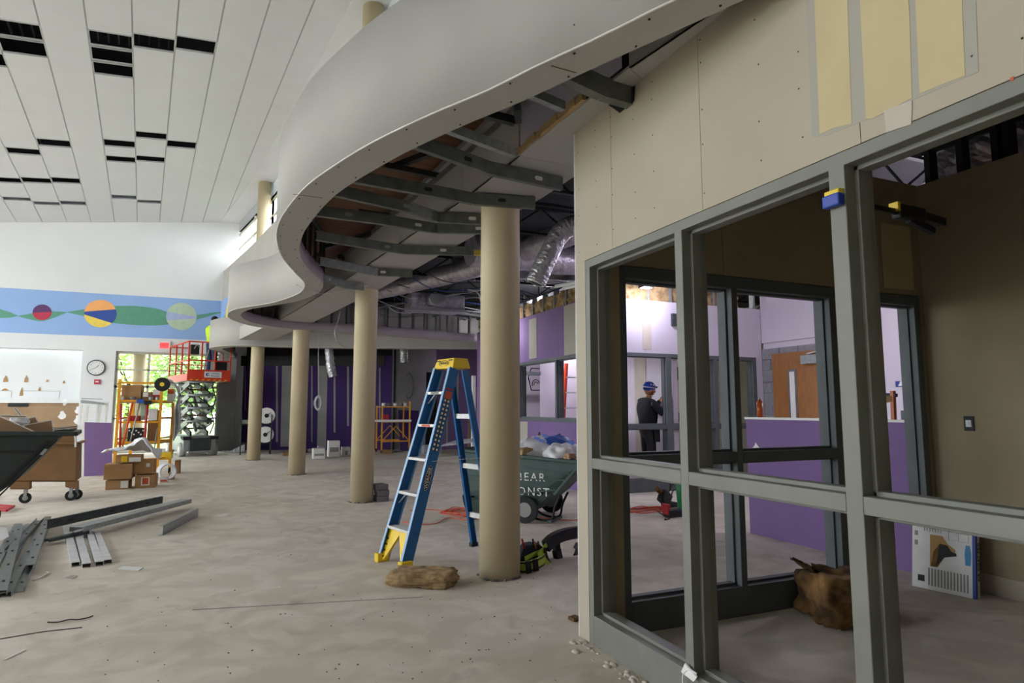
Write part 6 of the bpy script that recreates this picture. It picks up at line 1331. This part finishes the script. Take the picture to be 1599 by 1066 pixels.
for x0, x1, yt, yb, Y, lb, m_, ex in ((489, 508, 700, 714, 17.6, 'low white box with dark stripe, left of the group', 'white_pl', [(.1, .9, .3, .5, 'print')]), (513, 531, 688, 711, 18.2, 'tallest white bucket box of the group', 'white_pl', [(.1, .9, .3, .6, 'print')]), (535, 547, 698, 711, 18.4, 'white box with black mark right of the tallest', 'white_pl', [(.3, .7, .1, .6, 'print')]), (497, 507, 696, 703, 18.9, 'grey box behind the low white box', 'cmu', None), (662, 676, 695, 708, 18.2, 'stacked pale block left of the blue ladder rail', 'cmu', [(.48, .52, 0, 1, 'print')]), (678, 690, 697, 708, 18.3, 'second pale block behind the blue ladder', 'cmu', None)):
    cbox(x0, x1, yt, yb, Y, .35, lb, z0=0, m_=m_, extra=ex, group=GD if x0 < 600 else 'pale blocks behind the ladder')
for i, (x, y, w_, h_) in enumerate(((450, 711, .3, .1), (470, 707, .35, .12), (487, 705, .5, .08), (556, 706, .4, .1), (605, 708, .3, .12), (615, 706, .5, .06), (648, 705, .3, .08), (655, 707, .2, .1), (395, 708, .3, .06))):
    p = pz(x, y); tag(MB(TR(p, i*.7)).box((-w_/2, -.1, 0), (w_/2, .12, h_)).build('debris_piece', ('card_dk', 'block_dk', 'white_pl', 'galv_dk')[i % 4], None, .01), ('brown', 'dark grey', 'white', 'dull metal')[i % 4]+' offcut on the floor '+('left of the third column', 'just right of the third column foot', 'left of the white boxes', 'right of the second column', 'under the small scaffold', 'right below the small scaffold plank', 'at the foot of the purple board', 'right of the purple board foot', 'beside the farthest column')[i], 'debris', 'offcuts along the far walls')
# ================================================================== OUTSIDE
def tree(x, y, h, r, seed, lb, m_='leaf'):
    rnd = random.Random(seed); t = thing('garden_tree', (x, y, -.2), lb, 'tree', 'trees outside the window'); m = MB(); m.cyl((x, y, -.2), (x+.2, y, h*.6), .16, .08, n=10); 
    for i in range(7): a = rnd.uniform(0, 6.28); m.cyl((x+.1, y, h*(.25+.05*i)), (x+math.cos(a)*r*.8, y+math.sin(a)*r*.8, h*(.4+.08*i)), .05, .02, n=6)
    m.build('trunk', 'bark', t); m = MB()
    for i in range(4200):
        d = Vector((rnd.gauss(0, 1), rnd.gauss(0, 1), rnd.gauss(0, 1))).normalized()*r*rnd.uniform(.45, 1)**.5; c = Vector((x, y, h*.62))+Vector((d.x, d.y, d.z*h*.42/r)); s = rnd.uniform(.07, .15)
        if nz.noise(c*.9) < -.12: continue
        a = Vector((rnd.uniform(-1, 1), rnd.uniform(-1, 1), rnd.uniform(-.6, .6))).normalized()*s; b = a.cross(Vector((rnd.uniform(-1, 1), rnd.uniform(-1, 1), 1))).normalized()*s*.6
        m.add([c-a, c+b, c+a, c-b], [(0, 1, 2, 3)])
    o = m.build('foliage', m_, t); o['kind'] = 'stuff'
tree(-1.4, 27.5, 4.6, 1.7, 1, 'dark green leafy tree outside the garden window, right part'); tree(-4.4, 31, 4.2, 1.7, 2, 'bright yellow green tree outside the window, left', 'leaf_lt'); tree(-2.6, 34, 5.2, 2.4, 3, 'pale green tree farther back outside the window', 'leaf_lt'); tree(-.4, 33, 6, 2.4, 5, 'tall tree at the right end outside the window')
tree(-6, 36, 5, 2.6, 6, 'wide pale tree far left outside the window', 'leaf_lt')
